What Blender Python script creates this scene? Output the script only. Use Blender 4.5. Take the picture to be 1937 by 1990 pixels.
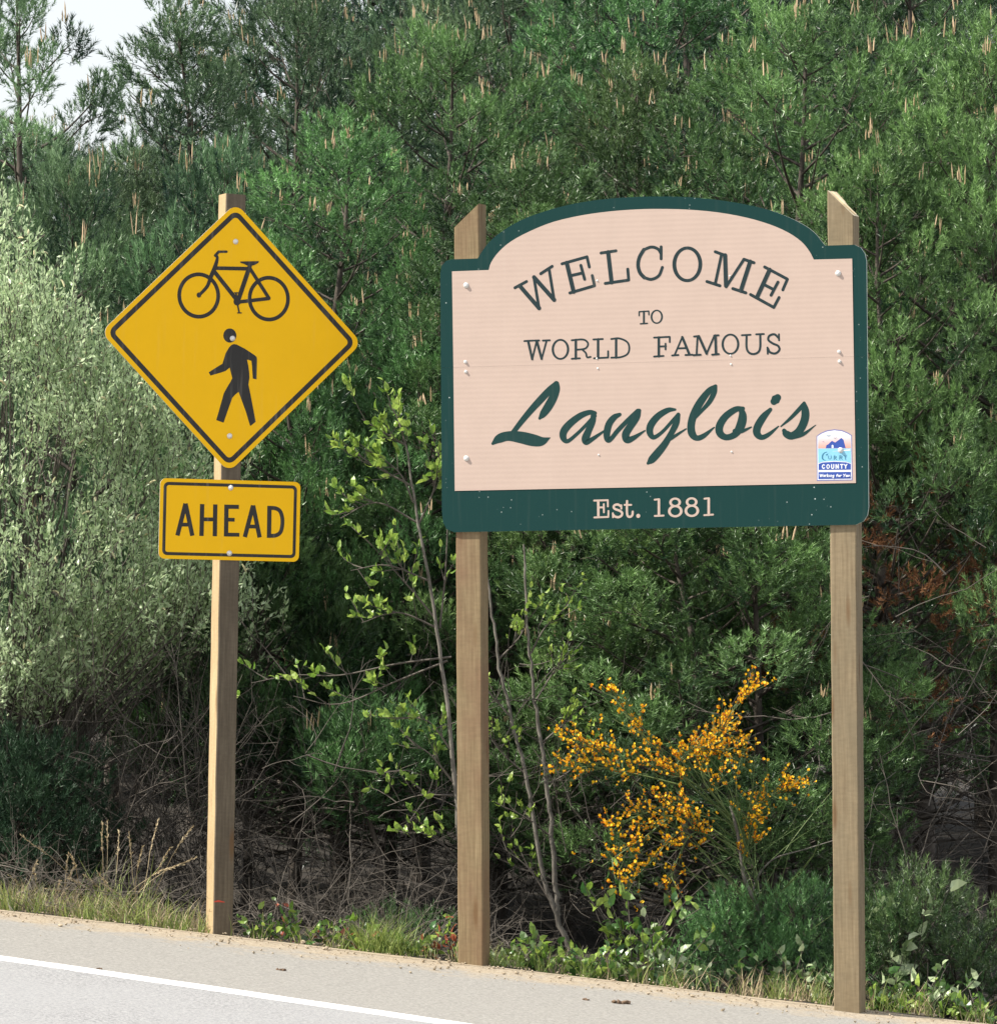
import bpy, bmesh, math, random
import numpy as np
from mathutils import Vector, Matrix, Euler
from mathutils.geometry import tessellate_polygon

R = math.radians
rng = np.random.default_rng(7)
random.seed(7)
SC = bpy.context.scene
COL = SC.collection
for o in list(bpy.data.objects):
    bpy.data.objects.remove(o)

# ------------------------------------------------------------------ camera, sky, sun, exposure
PW, PH, F = 1937.0, 1990.0, 10072.0          # frame the measurements are taken in, focal length in its pixels
CAMZ, PITCH = 2.4, 0.0100
cam_d = bpy.data.cameras.new('camera')
cam = bpy.data.objects.new('camera', cam_d)
COL.objects.link(cam)
cam.location = (0, 0, CAMZ)
cam.rotation_euler = (math.pi / 2 + PITCH, 0, 0)
cam_d.sensor_fit = 'HORIZONTAL'
cam_d.sensor_width = 36.0
cam_d.lens = 36.0 * F / PW
cam_d.clip_end = 3000
cam_d.clip_start = 0.5
SC.camera = cam

SUN_EL, SUN_AZ = R(46), R(-99)               # azimuth measured from +Y towards +X: the sun stands to the left
world = bpy.data.worlds.new('World')
SC.world = world
world.use_nodes = True
wn = world.node_tree.nodes
sky = wn.new('ShaderNodeTexSky')
sky.sky_type = 'NISHITA'
sky.sun_disc = False
sky.sun_elevation = SUN_EL
sky.sun_rotation = SUN_AZ
sky.air_density = 1.0
sky.dust_density = 2.5
sky.ozone_density = 1.0
wn['Background'].inputs['Strength'].default_value = 0.079
hz = wn.new('ShaderNodeMix'); hz.data_type = 'RGBA'      # thin high cloud whitens the clear sky evenly
hz.inputs[0].default_value = 0.55
hz.inputs[7].default_value = (11.3, 11.5, 11.7, 1)
world.node_tree.links.new(sky.outputs[0], hz.inputs[6])
world.node_tree.links.new(hz.outputs[2], wn['Background'].inputs['Color'])

sun_d = bpy.data.lights.new('sun', 'SUN')
sun_d.energy = 5.0
sun_d.angle = R(0.53)
sun_d.color = (1.0, 0.94, 0.84)
sun = bpy.data.objects.new('sun', sun_d)
COL.objects.link(sun)
sdir = Vector((math.sin(SUN_AZ) * math.cos(SUN_EL), math.cos(SUN_AZ) * math.cos(SUN_EL), math.sin(SUN_EL)))
sun.rotation_euler = sdir.to_track_quat('Z', 'Y').to_euler()
sun.location = (-20, 20, 30)

SC.view_settings.view_transform = 'Standard'
SC.view_settings.look = 'None'
SC.view_settings.exposure = 0.69
SC.view_settings.gamma = 1.0
SC.view_settings.use_curve_mapping = False
SC.cycles.max_bounces = 6
SC.cycles.transparent_max_bounces = 6
SC.cycles.use_denoising = True
SC.cycles.sample_clamp_indirect = 6.0

CAM_M = Matrix.Translation((0, 0, CAMZ)) @ Euler((math.pi / 2 + PITCH, 0, 0)).to_matrix().to_4x4()
CAM_R = CAM_M.to_3x3()
DS = PW / 1904.0                             # measurements noted on the 1904 px wide view


def ray(x, y):
    return CAM_R @ Vector(((x - PW / 2) / F, (PH / 2 - y) / F, -1.0))


def at(x, y, d):
    """point seen at source pixel (x, y) at depth d (world Y)"""
    r = ray(x, y)
    return Vector((0, 0, CAMZ)) + r * (d / r.y)


def dat(x, y, d):
    return at(x * DS, y * DS, d)


# ------------------------------------------------------------------ terrain height
EDGE_A, EDGE_B = (-3.0, 31.2), (2.88, 29.9)   # where the paved shoulder ends and the verge begins
LINE_A, LINE_B = (-2.76, 28.7), (-0.284, 27.6)


def edge_y(x):
    return EDGE_A[1] + (x - EDGE_A[0]) * (EDGE_B[1] - EDGE_A[1]) / (EDGE_B[0] - EDGE_A[0])


def line_y(x):
    return LINE_A[1] + (x - LINE_A[0]) * (LINE_B[1] - LINE_A[1]) / (LINE_B[0] - LINE_A[0])


def soft(v, lim):
    return lim * np.tanh(v / lim)


def plane_z(x, y):
    x = np.asarray(x, float); y = np.asarray(y, float)
    xs = soft(x + 0.145, 14.0)
    yy = y - 30.55
    ys = np.where(yy < 0, soft(yy, 16.0), soft(yy, 6.0))
    return 0.03 - 0.0931 * xs + 0.03 * ys


def gz(x, y):
    """ground height anywhere"""
    x = np.asarray(x, float); y = np.asarray(y, float)
    e = edge_y(np.clip(x, -60, 60))
    over = y - e
    z = plane_z(x, np.minimum(y, e + 3))
    dip = np.clip(over / 0.9, 0, 1)
    dip = dip * dip * (3 - 2 * dip)
    z = z - 0.16 * dip
    w = 0.03 * np.sin(x * 3.1 + y * 1.7) + 0.025 * np.sin(x * 7.3 - y * 4.1) + 0.015 * np.sin(x * 13.7 + y * 11.3)
    z = z + w * np.clip(over / 0.6, 0, 1)
    far = np.clip((y - 66) / 120, 0, 1)
    z = z + 7.5 * far * far * (3 - 2 * far)
    return z


def g1(x, y):
    return float(gz(x, y))


# ------------------------------------------------------------------ mesh helpers
def mesh_from(name, V, Fc, mats, tint=None, smooth=False, mat_idx=None):
    """V (n,3) array, Fc list of (m,k) int arrays (k = 3 or 4)"""
    me = bpy.data.meshes.new(name)
    V = np.ascontiguousarray(V, dtype=np.float32)
    if not isinstance(Fc, (list, tuple)):
        Fc = [Fc]
    Fc = [np.asarray(f, dtype=np.int32) for f in Fc if len(f)]
    me.vertices.add(len(V))
    me.vertices.foreach_set('co', V.ravel())
    loops = np.concatenate([f.ravel() for f in Fc])
    sizes = np.concatenate([np.full(len(f), f.shape[1], dtype=np.int32) for f in Fc])
    starts = np.concatenate([[0], np.cumsum(sizes)[:-1]]).astype(np.int32)
    me.loops.add(len(loops))
    me.loops.foreach_set('vertex_index', loops)
    me.polygons.add(len(sizes))
    me.polygons.foreach_set('loop_start', starts)
    me.polygons.foreach_set('loop_total', sizes)
    if mat_idx is not None:
        me.polygons.foreach_set('material_index', np.asarray(mat_idx, dtype=np.int32))
    me.polygons.foreach_set('use_smooth', np.full(len(sizes), bool(smooth)))
    if tint is not None:
        a = me.attributes.new('tint', 'FLOAT', 'POINT')
        a.data.foreach_set('value', np.ascontiguousarray(tint, dtype=np.float32))
    for m in (mats if isinstance(mats, (list, tuple)) else [mats]):
        me.materials.append(m)
    me.update(calc_edges=True)
    return me


def link(name, me, parent=None, loc=None):
    o = bpy.data.objects.new(name, me)
    COL.objects.link(o)
    if parent is not None:
        o.parent = parent
    if loc is not None:
        o.location = loc
    return o


def tag(o, label=None, cat=None, group=None, kind=None):
    if label: o['label'] = label
    if cat: o['category'] = cat
    if group: o['group'] = group
    if kind: o['kind'] = kind
    return o


def empty(name, loc, rot=(0, 0, 0)):
    o = bpy.data.objects.new(name, None)
    o.empty_display_size = 0.2
    COL.objects.link(o)
    o.location = loc
    o.rotation_euler = rot
    return o


class MB:
    """collects vertices and faces for one mesh"""
    def __init__(self):
        self.V = []; self.F3 = []; self.F4 = []; self.T = []; self.n = 0

    def add(self, V, F, tint=0.5):
        V = np.asarray(V, float); F = np.asarray(F, int)
        self.V.append(V)
        self.T.append(np.broadcast_to(np.asarray(tint, float), (len(V),)))
        (self.F3 if F.shape[1] == 3 else self.F4).append(F + self.n)
        self.n += len(V)

    def tube(self, P, rad, sides=5, tint=0.5):
        P = np.asarray(P, float)
        n = len(P)
        rad = np.broadcast_to(np.asarray(rad, float), (n,))
        T = np.gradient(P, axis=0)
        T /= np.linalg.norm(T, axis=1)[:, None] + 1e-9
        ref = np.array([0.0, 0, 1]) if abs(T[:, 2]).mean() < 0.8 else np.array([1.0, 0, 0])
        A = np.cross(T, ref); A /= np.linalg.norm(A, axis=1)[:, None] + 1e-9
        B = np.cross(T, A)
        ang = np.linspace(0, 2 * math.pi, sides, endpoint=False)
        V = (P[:, None, :] + rad[:, None, None] * (np.cos(ang)[None, :, None] * A[:, None, :] + np.sin(ang)[None, :, None] * B[:, None, :])).reshape(-1, 3)
        i = np.arange(n - 1)[:, None] * sides
        j = np.arange(sides)[None, :]
        k = (j + 1) % sides
        Fq = np.stack([i + j, i + k, i + sides + k, i + sides + j], -1).reshape(-1, 4)
        self.add(V, Fq, tint)

    def tmpl(self, TV, TF, M, P, tint):
        """stamp a template: M (k,3,3), P (k,3), tint (k,)"""
        k = len(P)
        if k == 0:
            return
        V = np.einsum('kij,nj->kni', M, TV) + P[:, None, :]
        nv = len(TV)
        Fx = (TF[None] + (np.arange(k) * nv)[:, None, None]).reshape(-1, TF.shape[1])
        self.add(V.reshape(-1, 3), Fx, np.repeat(tint, nv))

    def build(self, name, mats, parent=None, smooth=False, loc=None):
        me = self.mesh(name, mats, smooth)
        return link(name, me, parent, loc)

    def mesh(self, name, mats, smooth=False):
        f = []
        if self.F3: f.append(np.concatenate(self.F3))
        if self.F4: f.append(np.concatenate(self.F4))
        return mesh_from(name, np.concatenate(self.V), f, mats, np.concatenate(self.T), smooth)


def frames(D, spin):
    """rotation matrices whose z axis is D, turned by spin"""
    D = D / (np.linalg.norm(D, axis=1)[:, None] + 1e-9)
    ref = np.where(np.abs(D[:, 2:3]) < 0.9, np.array([[0, 0, 1.0]]), np.array([[1.0, 0, 0]]))
    A = np.cross(ref, D); A /= np.linalg.norm(A, axis=1)[:, None] + 1e-9
    B = np.cross(D, A)
    c, s = np.cos(spin)[:, None], np.sin(spin)[:, None]
    X = A * c + B * s
    Y = -A * s + B * c
    return np.stack([X, Y, D], -1)


# ------------------------------------------------------------------ materials
def newmat(name):
    m = bpy.data.materials.new(name)
    m.use_nodes = True
    nt = m.node_tree
    return m, nt, nt.nodes, nt.links, nt.nodes['Principled BSDF']


def ramp(nd, stops):
    r = nd.new('ShaderNodeValToRGB')
    e = r.color_ramp.elements
    while len(e) < len(stops):
        e.new(0.5)
    for el, (p, c) in zip(e, stops):
        el.position = p
        el.color = (*c, 1) if len(c) == 3 else c
    return r


def texco(nd, lk, scale=(1, 1, 1), out='Object'):
    t = nd.new('ShaderNodeTexCoord')
    mp = nd.new('ShaderNodeMapping')
    mp.inputs['Scale'].default_value = scale
    lk.new(t.outputs[out], mp.inputs['Vector'])
    return mp


def noise(nd, lk, vec, scale, detail=4, rough=0.55):
    n = nd.new('ShaderNodeTexNoise')
    n.inputs['Scale'].default_value = scale
    n.inputs['Detail'].default_value = detail
    n.inputs['Roughness'].default_value = rough
    lk.new(vec.outputs[0], n.inputs['Vector'])
    return n


def mix(nd, lk, fac, a, b, mode='MIX'):
    m = nd.new('ShaderNodeMix')
    m.data_type = 'RGBA'
    m.blend_type = mode
    for sock, v in ((m.inputs[0], fac), (m.inputs[6], a), (m.inputs[7], b)):
        if hasattr(v, 'is_output'):
            lk.new(v, sock)
        elif isinstance(v, (int, float)):
            sock.default_value = v
        else:
            sock.default_value = (*v, 1)
    return m


def bump(nd, lk, height, strength, dist, bsdf):
    b = nd.new('ShaderNodeBump')
    b.inputs['Strength'].default_value = strength
    b.inputs['Distance'].default_value = dist
    lk.new(height, b.inputs['Height'])
    lk.new(b.outputs[0], bsdf.inputs['Normal'])
    return b


def plain(name, col, rough=0.5, metal=0.0, spec=0.5, var=0.12, scale=30):
    m, nt, nd, lk, b = newmat(name)
    v = texco(nd, lk)
    n = noise(nd, lk, v, scale)
    r = ramp(nd, [(0.3, tuple(c * (1 - var) for c in col)), (0.7, tuple(min(1, c * (1 + var)) for c in col))])
    lk.new(n.outputs[0], r.inputs[0])
    lk.new(r.outputs[0], b.inputs['Base Color'])
    b.inputs['Roughness'].default_value = rough
    b.inputs['Metallic'].default_value = metal
    b.inputs['Specular IOR Level'].default_value = spec
    return m


def leafmat(name, dark, light, trans=0.3, rough=0.45, spec=0.4, vary=0.0):
    """foliage: colour runs from dark to light with the tint each piece carries"""
    m, nt, nd, lk, b = newmat(name)
    a = nd.new('ShaderNodeAttribute'); a.attribute_name = 'tint'
    r = ramp(nd, [(0.0, dark), (1.0, light)])
    lk.new(a.outputs['Fac'], r.inputs[0])
    col = r.outputs[0]
    if vary > 0:                               # each tree has its own hue and depth of colour
        oi = nd.new('ShaderNodeObjectInfo')
        hs = nd.new('ShaderNodeHueSaturation')
        for inp, lo_, hi_ in (('Hue', 0.5 - 0.018 * vary, 0.5 + 0.03 * vary), ('Value', 1 - 0.42 * vary, 1 + 0.12 * vary)):
            mr = nd.new('ShaderNodeMapRange')
            mr.inputs['To Min'].default_value = lo_; mr.inputs['To Max'].default_value = hi_
            if inp == 'Hue':
                fr = nd.new('ShaderNodeMath'); fr.operation = 'FRACT'
                ml = nd.new('ShaderNodeMath'); ml.operation = 'MULTIPLY'; ml.inputs[1].default_value = 7.31
                lk.new(oi.outputs['Random'], ml.inputs[0]); lk.new(ml.outputs[0], fr.inputs[0]); lk.new(fr.outputs[0], mr.inputs['Value'])
            else:
                lk.new(oi.outputs['Random'], mr.inputs['Value'])
            lk.new(mr.outputs[0], hs.inputs[inp])
        lk.new(col, hs.inputs['Color'])
        col = hs.outputs[0]
    lk.new(col, b.inputs['Base Color'])
    b.inputs['Roughness'].default_value = rough
    b.inputs['Specular IOR Level'].default_value = spec
    if trans > 0:
        t = nd.new('ShaderNodeBsdfTranslucent')
        mx = nd.new('ShaderNodeMixShader')
        mx.inputs[0].default_value = trans
        lk.new(col, t.inputs[0])
        lk.new(b.outputs[0], mx.inputs[1])
        lk.new(t.outputs[0], mx.inputs[2])
        lk.new(mx.outputs[0], nd['Material Output'].inputs[0])
    return m


def barkmat(name, c0, c1, scale=18):
    m, nt, nd, lk, b = newmat(name)
    v = texco(nd, lk, (1, 1, 0.25))
    n = noise(nd, lk, v, scale, 6, 0.65)
    r = ramp(nd, [(0.35, c0), (0.65, c1)])
    lk.new(n.outputs[0], r.inputs[0])
    lk.new(r.outputs[0], b.inputs['Base Color'])
    b.inputs['Roughness'].default_value = 0.85
    bump(nd, lk, n.outputs[0], 0.6, 0.01, b)
    return m


def woodmat(name, c0, c1, c2, stain):
    m, nt, nd, lk, b = newmat(name)
    v = texco(nd, lk, (1, 1, 0.05))
    n1 = noise(nd, lk, v, 60, 6, 0.6)
    v2 = texco(nd, lk, (1.0, 1.0, 0.5))
    n2 = noise(nd, lk, v2, 3.5, 4, 0.6)
    r1 = ramp(nd, [(0.3, c0), (0.52, c1), (0.72, c2)])
    lk.new(n1.outputs[0], r1.inputs[0])
    r2 = ramp(nd, [(0.42, (0, 0, 0)), (0.7, (1, 1, 1))])
    lk.new(n2.outputs[0], r2.inputs[0])
    mm = nd.new('ShaderNodeMath'); mm.operation = 'MULTIPLY'; mm.inputs[1].default_value = 0.85
    lk.new(r2.outputs[0], mm.inputs[0])
    x = mix(nd, lk, mm.outputs[0], r1.outputs[0], stain)
    # saw marks: faint bands across the grain
    v3 = texco(nd, lk, (0.3, 0.3, 1))
    n3 = noise(nd, lk, v3, 70, 2, 0.5)
    x2 = mix(nd, lk, 0.16, x.outputs[2], n3.outputs[0], 'OVERLAY')
    # knots
    vo = nd.new('ShaderNodeTexVoronoi'); vo.inputs['Scale'].default_value = 1.0
    v4 = texco(nd, lk, (9, 9, 1.6))
    lk.new(v4.outputs[0], vo.inputs['Vector'])
    kr = ramp(nd, [(0.08, (1, 1, 1)), (0.20, (0, 0, 0))])
    lk.new(vo.outputs['Distance'], kr.inputs[0])
    km = nd.new('ShaderNodeMath'); km.operation = 'MULTIPLY'; km.inputs[1].default_value = 0.75
    lk.new(kr.outputs[0], km.inputs[0])
    x3 = mix(nd, lk, km.outputs[0], x2.outputs[2], (0.13, 0.07, 0.03))
    lk.new(x3.outputs[2], b.inputs['Base Color'])
    b.inputs['Roughness'].default_value = 0.8
    b.inputs['Specular IOR Level'].default_value = 0.25
    bump(nd, lk, n1.outputs[0], 0.35, 0.004, b)
    return m


def signmat(name, col, rough, ridges=0.0, specks=0.0, dirt=0.06, spec=0.4):
    m, nt, nd, lk, b = newmat(name)
    v = texco(nd, lk)
    n = noise(nd, lk, v, 5, 5, 0.6)
    r = ramp(nd, [(0.3, tuple(c * (1 - dirt) for c in col)), (0.7, tuple(min(1, c * (1 + dirt)) for c in col))])
    lk.new(n.outputs[0], r.inputs[0])
    # faint run-down streaks
    v2 = texco(nd, lk, (14, 14, 0.8))
    n2 = noise(nd, lk, v2, 2.2, 3, 0.5)
    st = ramp(nd, [(0.55, (0, 0, 0)), (0.8, (1, 1, 1))])
    lk.new(n2.outputs[0], st.inputs[0])
    sm = nd.new('ShaderNodeMath'); sm.operation = 'MULTIPLY'; sm.inputs[1].default_value = dirt * 2.0
    lk.new(st.outputs[0], sm.inputs[0])
    x = mix(nd, lk, sm.outputs[0], r.outputs[0], (0.55, 0.5, 0.42))
    out = x.outputs[2]
    if specks > 0:
        v3 = texco(nd, lk)
        vo = nd.new('ShaderNodeTexVoronoi'); vo.inputs['Scale'].default_value = 26
        lk.new(v3.outputs[0], vo.inputs['Vector'])
        n3 = noise(nd, lk, v3, 2.4, 2, 0.5)
        kr = ramp(nd, [(0.07, (1, 1, 1)), (0.12, (0, 0, 0))])
        lk.new(vo.outputs['Distance'], kr.inputs[0])
        kn = ramp(nd, [(0.5, (0, 0, 0)), (0.66, (1, 1, 1))])
        lk.new(n3.outputs[0], kn.inputs[0])
        pm = nd.new('ShaderNodeMath'); pm.operation = 'MULTIPLY'
        lk.new(kr.outputs[0], pm.inputs[0]); lk.new(kn.outputs[0], pm.inputs[1])
        pm2 = nd.new('ShaderNodeMath'); pm2.operation = 'MULTIPLY'; pm2.inputs[1].default_value = specks
        lk.new(pm.outputs[0], pm2.inputs[0])
        x = mix(nd, lk, pm2.outputs[0], out, (0.6, 0.66, 0.62))
        out = x.outputs[2]
    lk.new(out, b.inputs['Base Color'])
    b.inputs['Roughness'].default_value = rough
    b.inputs['Specular IOR Level'].default_value = spec
    if ridges > 0:
        w = nd.new('ShaderNodeTexWave'); w.wave_type = 'BANDS'; w.bands_direction = 'Z'
        w.inputs['Scale'].default_value = 10.6
        w.inputs['Distortion'].default_value = 0.6
        w.inputs['Detail'].default_value = 1.0
        w.inputs['Detail Scale'].default_value = 0.4
        lk.new(texco(nd, lk).outputs[0], w.inputs['Vector'])
        bump(nd, lk, w.outputs['Color'], 1.0, ridges, b)
    else:
        n4 = noise(nd, lk, v, 220, 2, 0.5)
        bump(nd, lk, n4.outputs[0], 0.12, 0.001, b)
    return m


M = {}
M['yellow'] = signmat('yellow sheeting', (0.90, 0.50, 0.004), 0.55, dirt=0.02, spec=0.2)
M['black'] = signmat('black vinyl', (0.020, 0.018, 0.016), 0.5, dirt=0.1)
M['alu'] = plain('sign edge aluminium', (0.62, 0.60, 0.56), 0.5, 0.2)
M['pink'] = signmat('salmon sheeting', (0.475, 0.365, 0.308), 0.55, ridges=0.0002, dirt=0.03, spec=0.25)
M['green'] = signmat('dark green sheeting', (0.004, 0.035, 0.033), 0.6, specks=0.8, dirt=0.012, spec=0.15)
M['letter'] = signmat('green lettering vinyl', (0.007, 0.038, 0.036), 0.55, dirt=0.012, spec=0.2)
M['letter_dark'] = signmat('dark slate lettering vinyl', (0.014, 0.030, 0.034), 0.55, dirt=0.03, spec=0.2)
M['board_edge'] = plain('board edge', (0.50, 0.55, 0.50), 0.7)
M['bolt'] = plain('galvanised bolt', (0.74, 0.74, 0.72), 0.38, 0.25, var=0.1, scale=120)
M['wood_tan'] = woodmat('treated fir post', (0.160, 0.112, 0.060), (0.222, 0.163, 0.090), (0.275, 0.208, 0.118), (0.185, 0.112, 0.066))
M['wood_grey'] = woodmat('weathered tan post', (0.175, 0.130, 0.078), (0.23, 0.178, 0.108), (0.275, 0.215, 0.135), (0.175, 0.142, 0.09))
M['wood_dark'] = woodmat('dark post face', (0.085, 0.068, 0.048), (0.125, 0.100, 0.070), (0.165, 0.135, 0.095), (0.090, 0.070, 0.048))
M['wood_light'] = woodmat('light post side', (0.33, 0.24, 0.13), (0.41, 0.305, 0.17), (0.48, 0.365, 0.215), (0.34, 0.245, 0.135))
M['wood_cut'] = plain('fresh cut end grain', (0.78, 0.66, 0.46), 0.8)
M['red_paint'] = plain('red marking paint', (0.55, 0.06, 0.03), 0.7)
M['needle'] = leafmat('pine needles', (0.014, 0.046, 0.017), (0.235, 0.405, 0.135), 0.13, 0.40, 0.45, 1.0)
M['needle_blue'] = leafmat('blue green pine needles', (0.018, 0.052, 0.030), (0.255, 0.400, 0.190), 0.14, 0.40, 0.45, 0.8)
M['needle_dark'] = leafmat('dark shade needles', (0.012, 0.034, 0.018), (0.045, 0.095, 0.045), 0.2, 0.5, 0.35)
M['needle_dead'] = leafmat('dead brown needles', (0.12, 0.055, 0.03), (0.30, 0.15, 0.07), 0.25, 0.7, 0.2)
M['candle'] = leafmat('pine candles', (0.36, 0.27, 0.15), (0.62, 0.46, 0.30), 0.1, 0.7, 0.2)
M['bark'] = barkmat('pine bark', (0.030, 0.023, 0.018), (0.10, 0.082, 0.065))
M['bark_pale'] = barkmat('pale grey bark', (0.075, 0.066, 0.055), (0.22, 0.20, 0.17), 30)
M['willow'] = leafmat('willow leaves', (0.14, 0.25, 0.080), (0.62, 0.74, 0.46), 0.44, 0.36, 0.55)
M['catkin'] = leafmat('willow catkins', (0.50, 0.46, 0.26), (0.72, 0.68, 0.44), 0.2, 0.8, 0.2)
M['twig'] = leafmat('bare twigs', (0.024, 0.020, 0.017), (0.135, 0.118, 0.10), 0.0, 0.8, 0.25)
M['leaf'] = leafmat('spring green leaf', (0.14, 0.26, 0.035), (0.40, 0.54, 0.11), 0.42, 0.4, 0.5, 0.3)
M['leaf_dark'] = leafmat('bramble leaf', (0.045, 0.12, 0.025), (0.16, 0.28, 0.07), 0.3, 0.35, 0.55, 0.8)
M['leaf_red'] = leafmat('reddish bramble leaf', (0.30, 0.06, 0.04), (0.50, 0.16, 0.09), 0.3, 0.4, 0.5)
M['leaf_pale'] = leafmat('pale salal leaf', (0.20, 0.30, 0.12), (0.42, 0.50, 0.30), 0.25, 0.3, 0.6)
M['grass'] = leafmat('grass', (0.10, 0.17, 0.035), (0.38, 0.44, 0.13), 0.35, 0.5, 0.4)
M['straw'] = leafmat('dry grass', (0.28, 0.21, 0.12), (0.62, 0.52, 0.34), 0.2, 0.75, 0.25)
M['broom'] = leafmat('broom stems', (0.045, 0.085, 0.025), (0.15, 0.20, 0.07), 0.1, 0.6, 0.3)
M['petal_y'] = leafmat('yellow broom petal', (0.88, 0.42, 0.01), (0.95, 0.64, 0.02), 0.3, 0.6, 0.3)
M['petal_r'] = leafmat('orange red broom petal', (0.60, 0.13, 0.01), (0.88, 0.36, 0.01), 0.3, 0.6, 0.3)

# ------------------------------------------------------------------ ground, road, shoulder
def groundmat():
    m, nt, nd, lk, b = newmat('forest floor')
    v = texco(nd, lk)
    n = noise(nd, lk, v, 6, 8, 0.7)
    r = ramp(nd, [(0.3, (0.012, 0.009, 0.007)), (0.5, (0.024, 0.019, 0.014)), (0.7, (0.050, 0.040, 0.027))])
    lk.new(n.outputs[0], r.inputs[0])
    lk.new(r.outputs[0], b.inputs['Base Color'])
    b.inputs['Roughness'].default_value = 0.95
    bump(nd, lk, n.outputs[0], 0.8, 0.03, b)
    return m


def asphaltmat(name, c0, c1, patch, aggr=0.5):
    m, nt, nd, lk, b = newmat(name)
    v = texco(nd, lk)
    n = noise(nd, lk, v, 55, 5, 0.85)
    r = ramp(nd, [(0.36, c0), (0.64, c1)])
    lk.new(n.outputs[0], r.inputs[0])
    n2 = noise(nd, lk, v, 0.9, 5, 0.6)
    r2 = ramp(nd, [(0.35, (0, 0, 0)), (0.7, (1, 1, 1))])
    lk.new(n2.outputs[0], r2.inputs[0])
    mm = nd.new('ShaderNodeMath'); mm.operation = 'MULTIPLY'; mm.inputs[1].default_value = 0.6
    lk.new(r2.outputs[0], mm.inputs[0])
    x = mix(nd, lk, mm.outputs[0], r.outputs[0], patch)
    lk.new(x.outputs[2], b.inputs['Base Color'])
    b.inputs['Roughness'].default_value = 0.85
    bump(nd, lk, n.outputs[0], aggr, 0.006, b)
    return m


M['ground'] = groundmat()
M['asphalt'] = asphaltmat('old grey asphalt', (0.13, 0.13, 0.136), (0.44, 0.438, 0.435), (0.31, 0.31, 0.312))
M['shoulder'] = asphaltmat('dusty shoulder asphalt', (0.19, 0.178, 0.16), (0.29, 0.272, 0.24), (0.27, 0.248, 0.21), 0.3)
M['dirt'] = asphaltmat('sandy dirt', (0.25, 0.20, 0.14), (0.45, 0.375, 0.27), (0.37, 0.30, 0.21), 0.6)
def shouldermat():
    m, nt, nd, lk, b = newmat('shoulder dusted with dirt')
    v = texco(nd, lk)
    n = noise(nd, lk, v, 45, 5, 0.85)
    ra = ramp(nd, [(0.34, (0.185, 0.178, 0.166)), (0.66, (0.37, 0.356, 0.328))])
    rd = ramp(nd, [(0.34, (0.22, 0.175, 0.125)), (0.66, (0.48, 0.41, 0.31))])
    lk.new(n.outputs[0], ra.inputs[0]); lk.new(n.outputs[0], rd.inputs[0])
    a = nd.new('ShaderNodeAttribute'); a.attribute_name = 'tint'
    n2 = noise(nd, lk, v, 5.0, 7, 0.7)
    ad = nd.new('ShaderNodeMath'); ad.operation = 'ADD'
    lk.new(a.outputs['Fac'], ad.inputs[0]); lk.new(n2.outputs[0], ad.inputs[1])
    f = ramp(nd, [(0.66, (0, 0, 0)), (1.15 / 1.2, (1, 1, 1))])
    lk.new(ad.outputs[0], f.inputs[0])
    x = mix(nd, lk, f.outputs[0], ra.outputs[0], rd.outputs[0])
    lk.new(x.outputs[2], b.inputs['Base Color'])
    b.inputs['Roughness'].default_value = 0.9
    b.inputs['Specular IOR Level'].default_value = 0.2
    bump(nd, lk, n.outputs[0], 0.5, 0.006, b)
    return m


M['shoulder'] = shouldermat()
M['clod'] = asphaltmat('brown clods', (0.09, 0.055, 0.032), (0.20, 0.13, 0.08), (0.14, 0.09, 0.055), 0.6)
M['paint'] = asphaltmat('white road paint', (0.66, 0.66, 0.65), (0.82, 0.82, 0.81), (0.72, 0.72, 0.71), 0.25)

def axis(lo, hi, flo, fhi, fine, grow=1.35):
    a = list(np.arange(flo, fhi + 1e-6, fine))
    s = fine
    v = a[-1]
    while v < hi:
        s *= grow; v += s; a.append(min(v, hi))
    s = fine
    v = a[0]
    while v > lo:
        s *= grow; v -= s; a.insert(0, max(v, lo))
    return np.array(a)


def grid_mesh(name, X, Y, zf, mat, smooth=True):
    gx, gy = np.meshgrid(X, Y)
    V = np.stack([gx, gy, zf(gx, gy)], -1).reshape(-1, 3)
    nx, ny = len(X), len(Y)
    i = np.arange(ny - 1)[:, None] * nx + np.arange(nx - 1)[None, :]
    Fq = np.stack([i, i + 1, i + nx + 1, i + nx], -1).reshape(-1, 4)
    return mesh_from(name, V, Fq, mat, smooth=smooth)


def ground_z(x, y):
    over = y - edge_y(np.clip(x, -60, 60))
    return gz(x, y) - 0.05 * np.clip(-over / 0.25 + 0.2, 0, 1)


g = link('ground', grid_mesh('ground', axis(-600, 600, -6, 6, 0.12), axis(-80, 1400, 29, 38, 0.12), ground_z, M['ground']))
tag(g, kind='structure')


def strip(name, xs, ylo, yhi, off, mat, ny=10, zf=plane_z, tf=None):
    """sheet between two boundary curves, following the paved slope"""
    t = np.linspace(0, 1, ny)
    gx = np.repeat(xs[None], ny, 0)
    gy = ylo[None] * (1 - t[:, None]) + yhi[None] * t[:, None]
    V = np.stack([gx, gy, zf(gx, gy) + off], -1).reshape(-1, 3)
    nx = len(xs)
    i = np.arange(ny - 1)[:, None] * nx + np.arange(nx - 1)[None, :]
    Fq = np.stack([i, i + 1, i + nx + 1, i + nx], -1).reshape(-1, 4)
    o = link(name, mesh_from(name, V, Fq, mat, tf(V[:, 0], V[:, 1]) if tf else None, smooth=True))
    tag(o, kind='structure')
    return o


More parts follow.
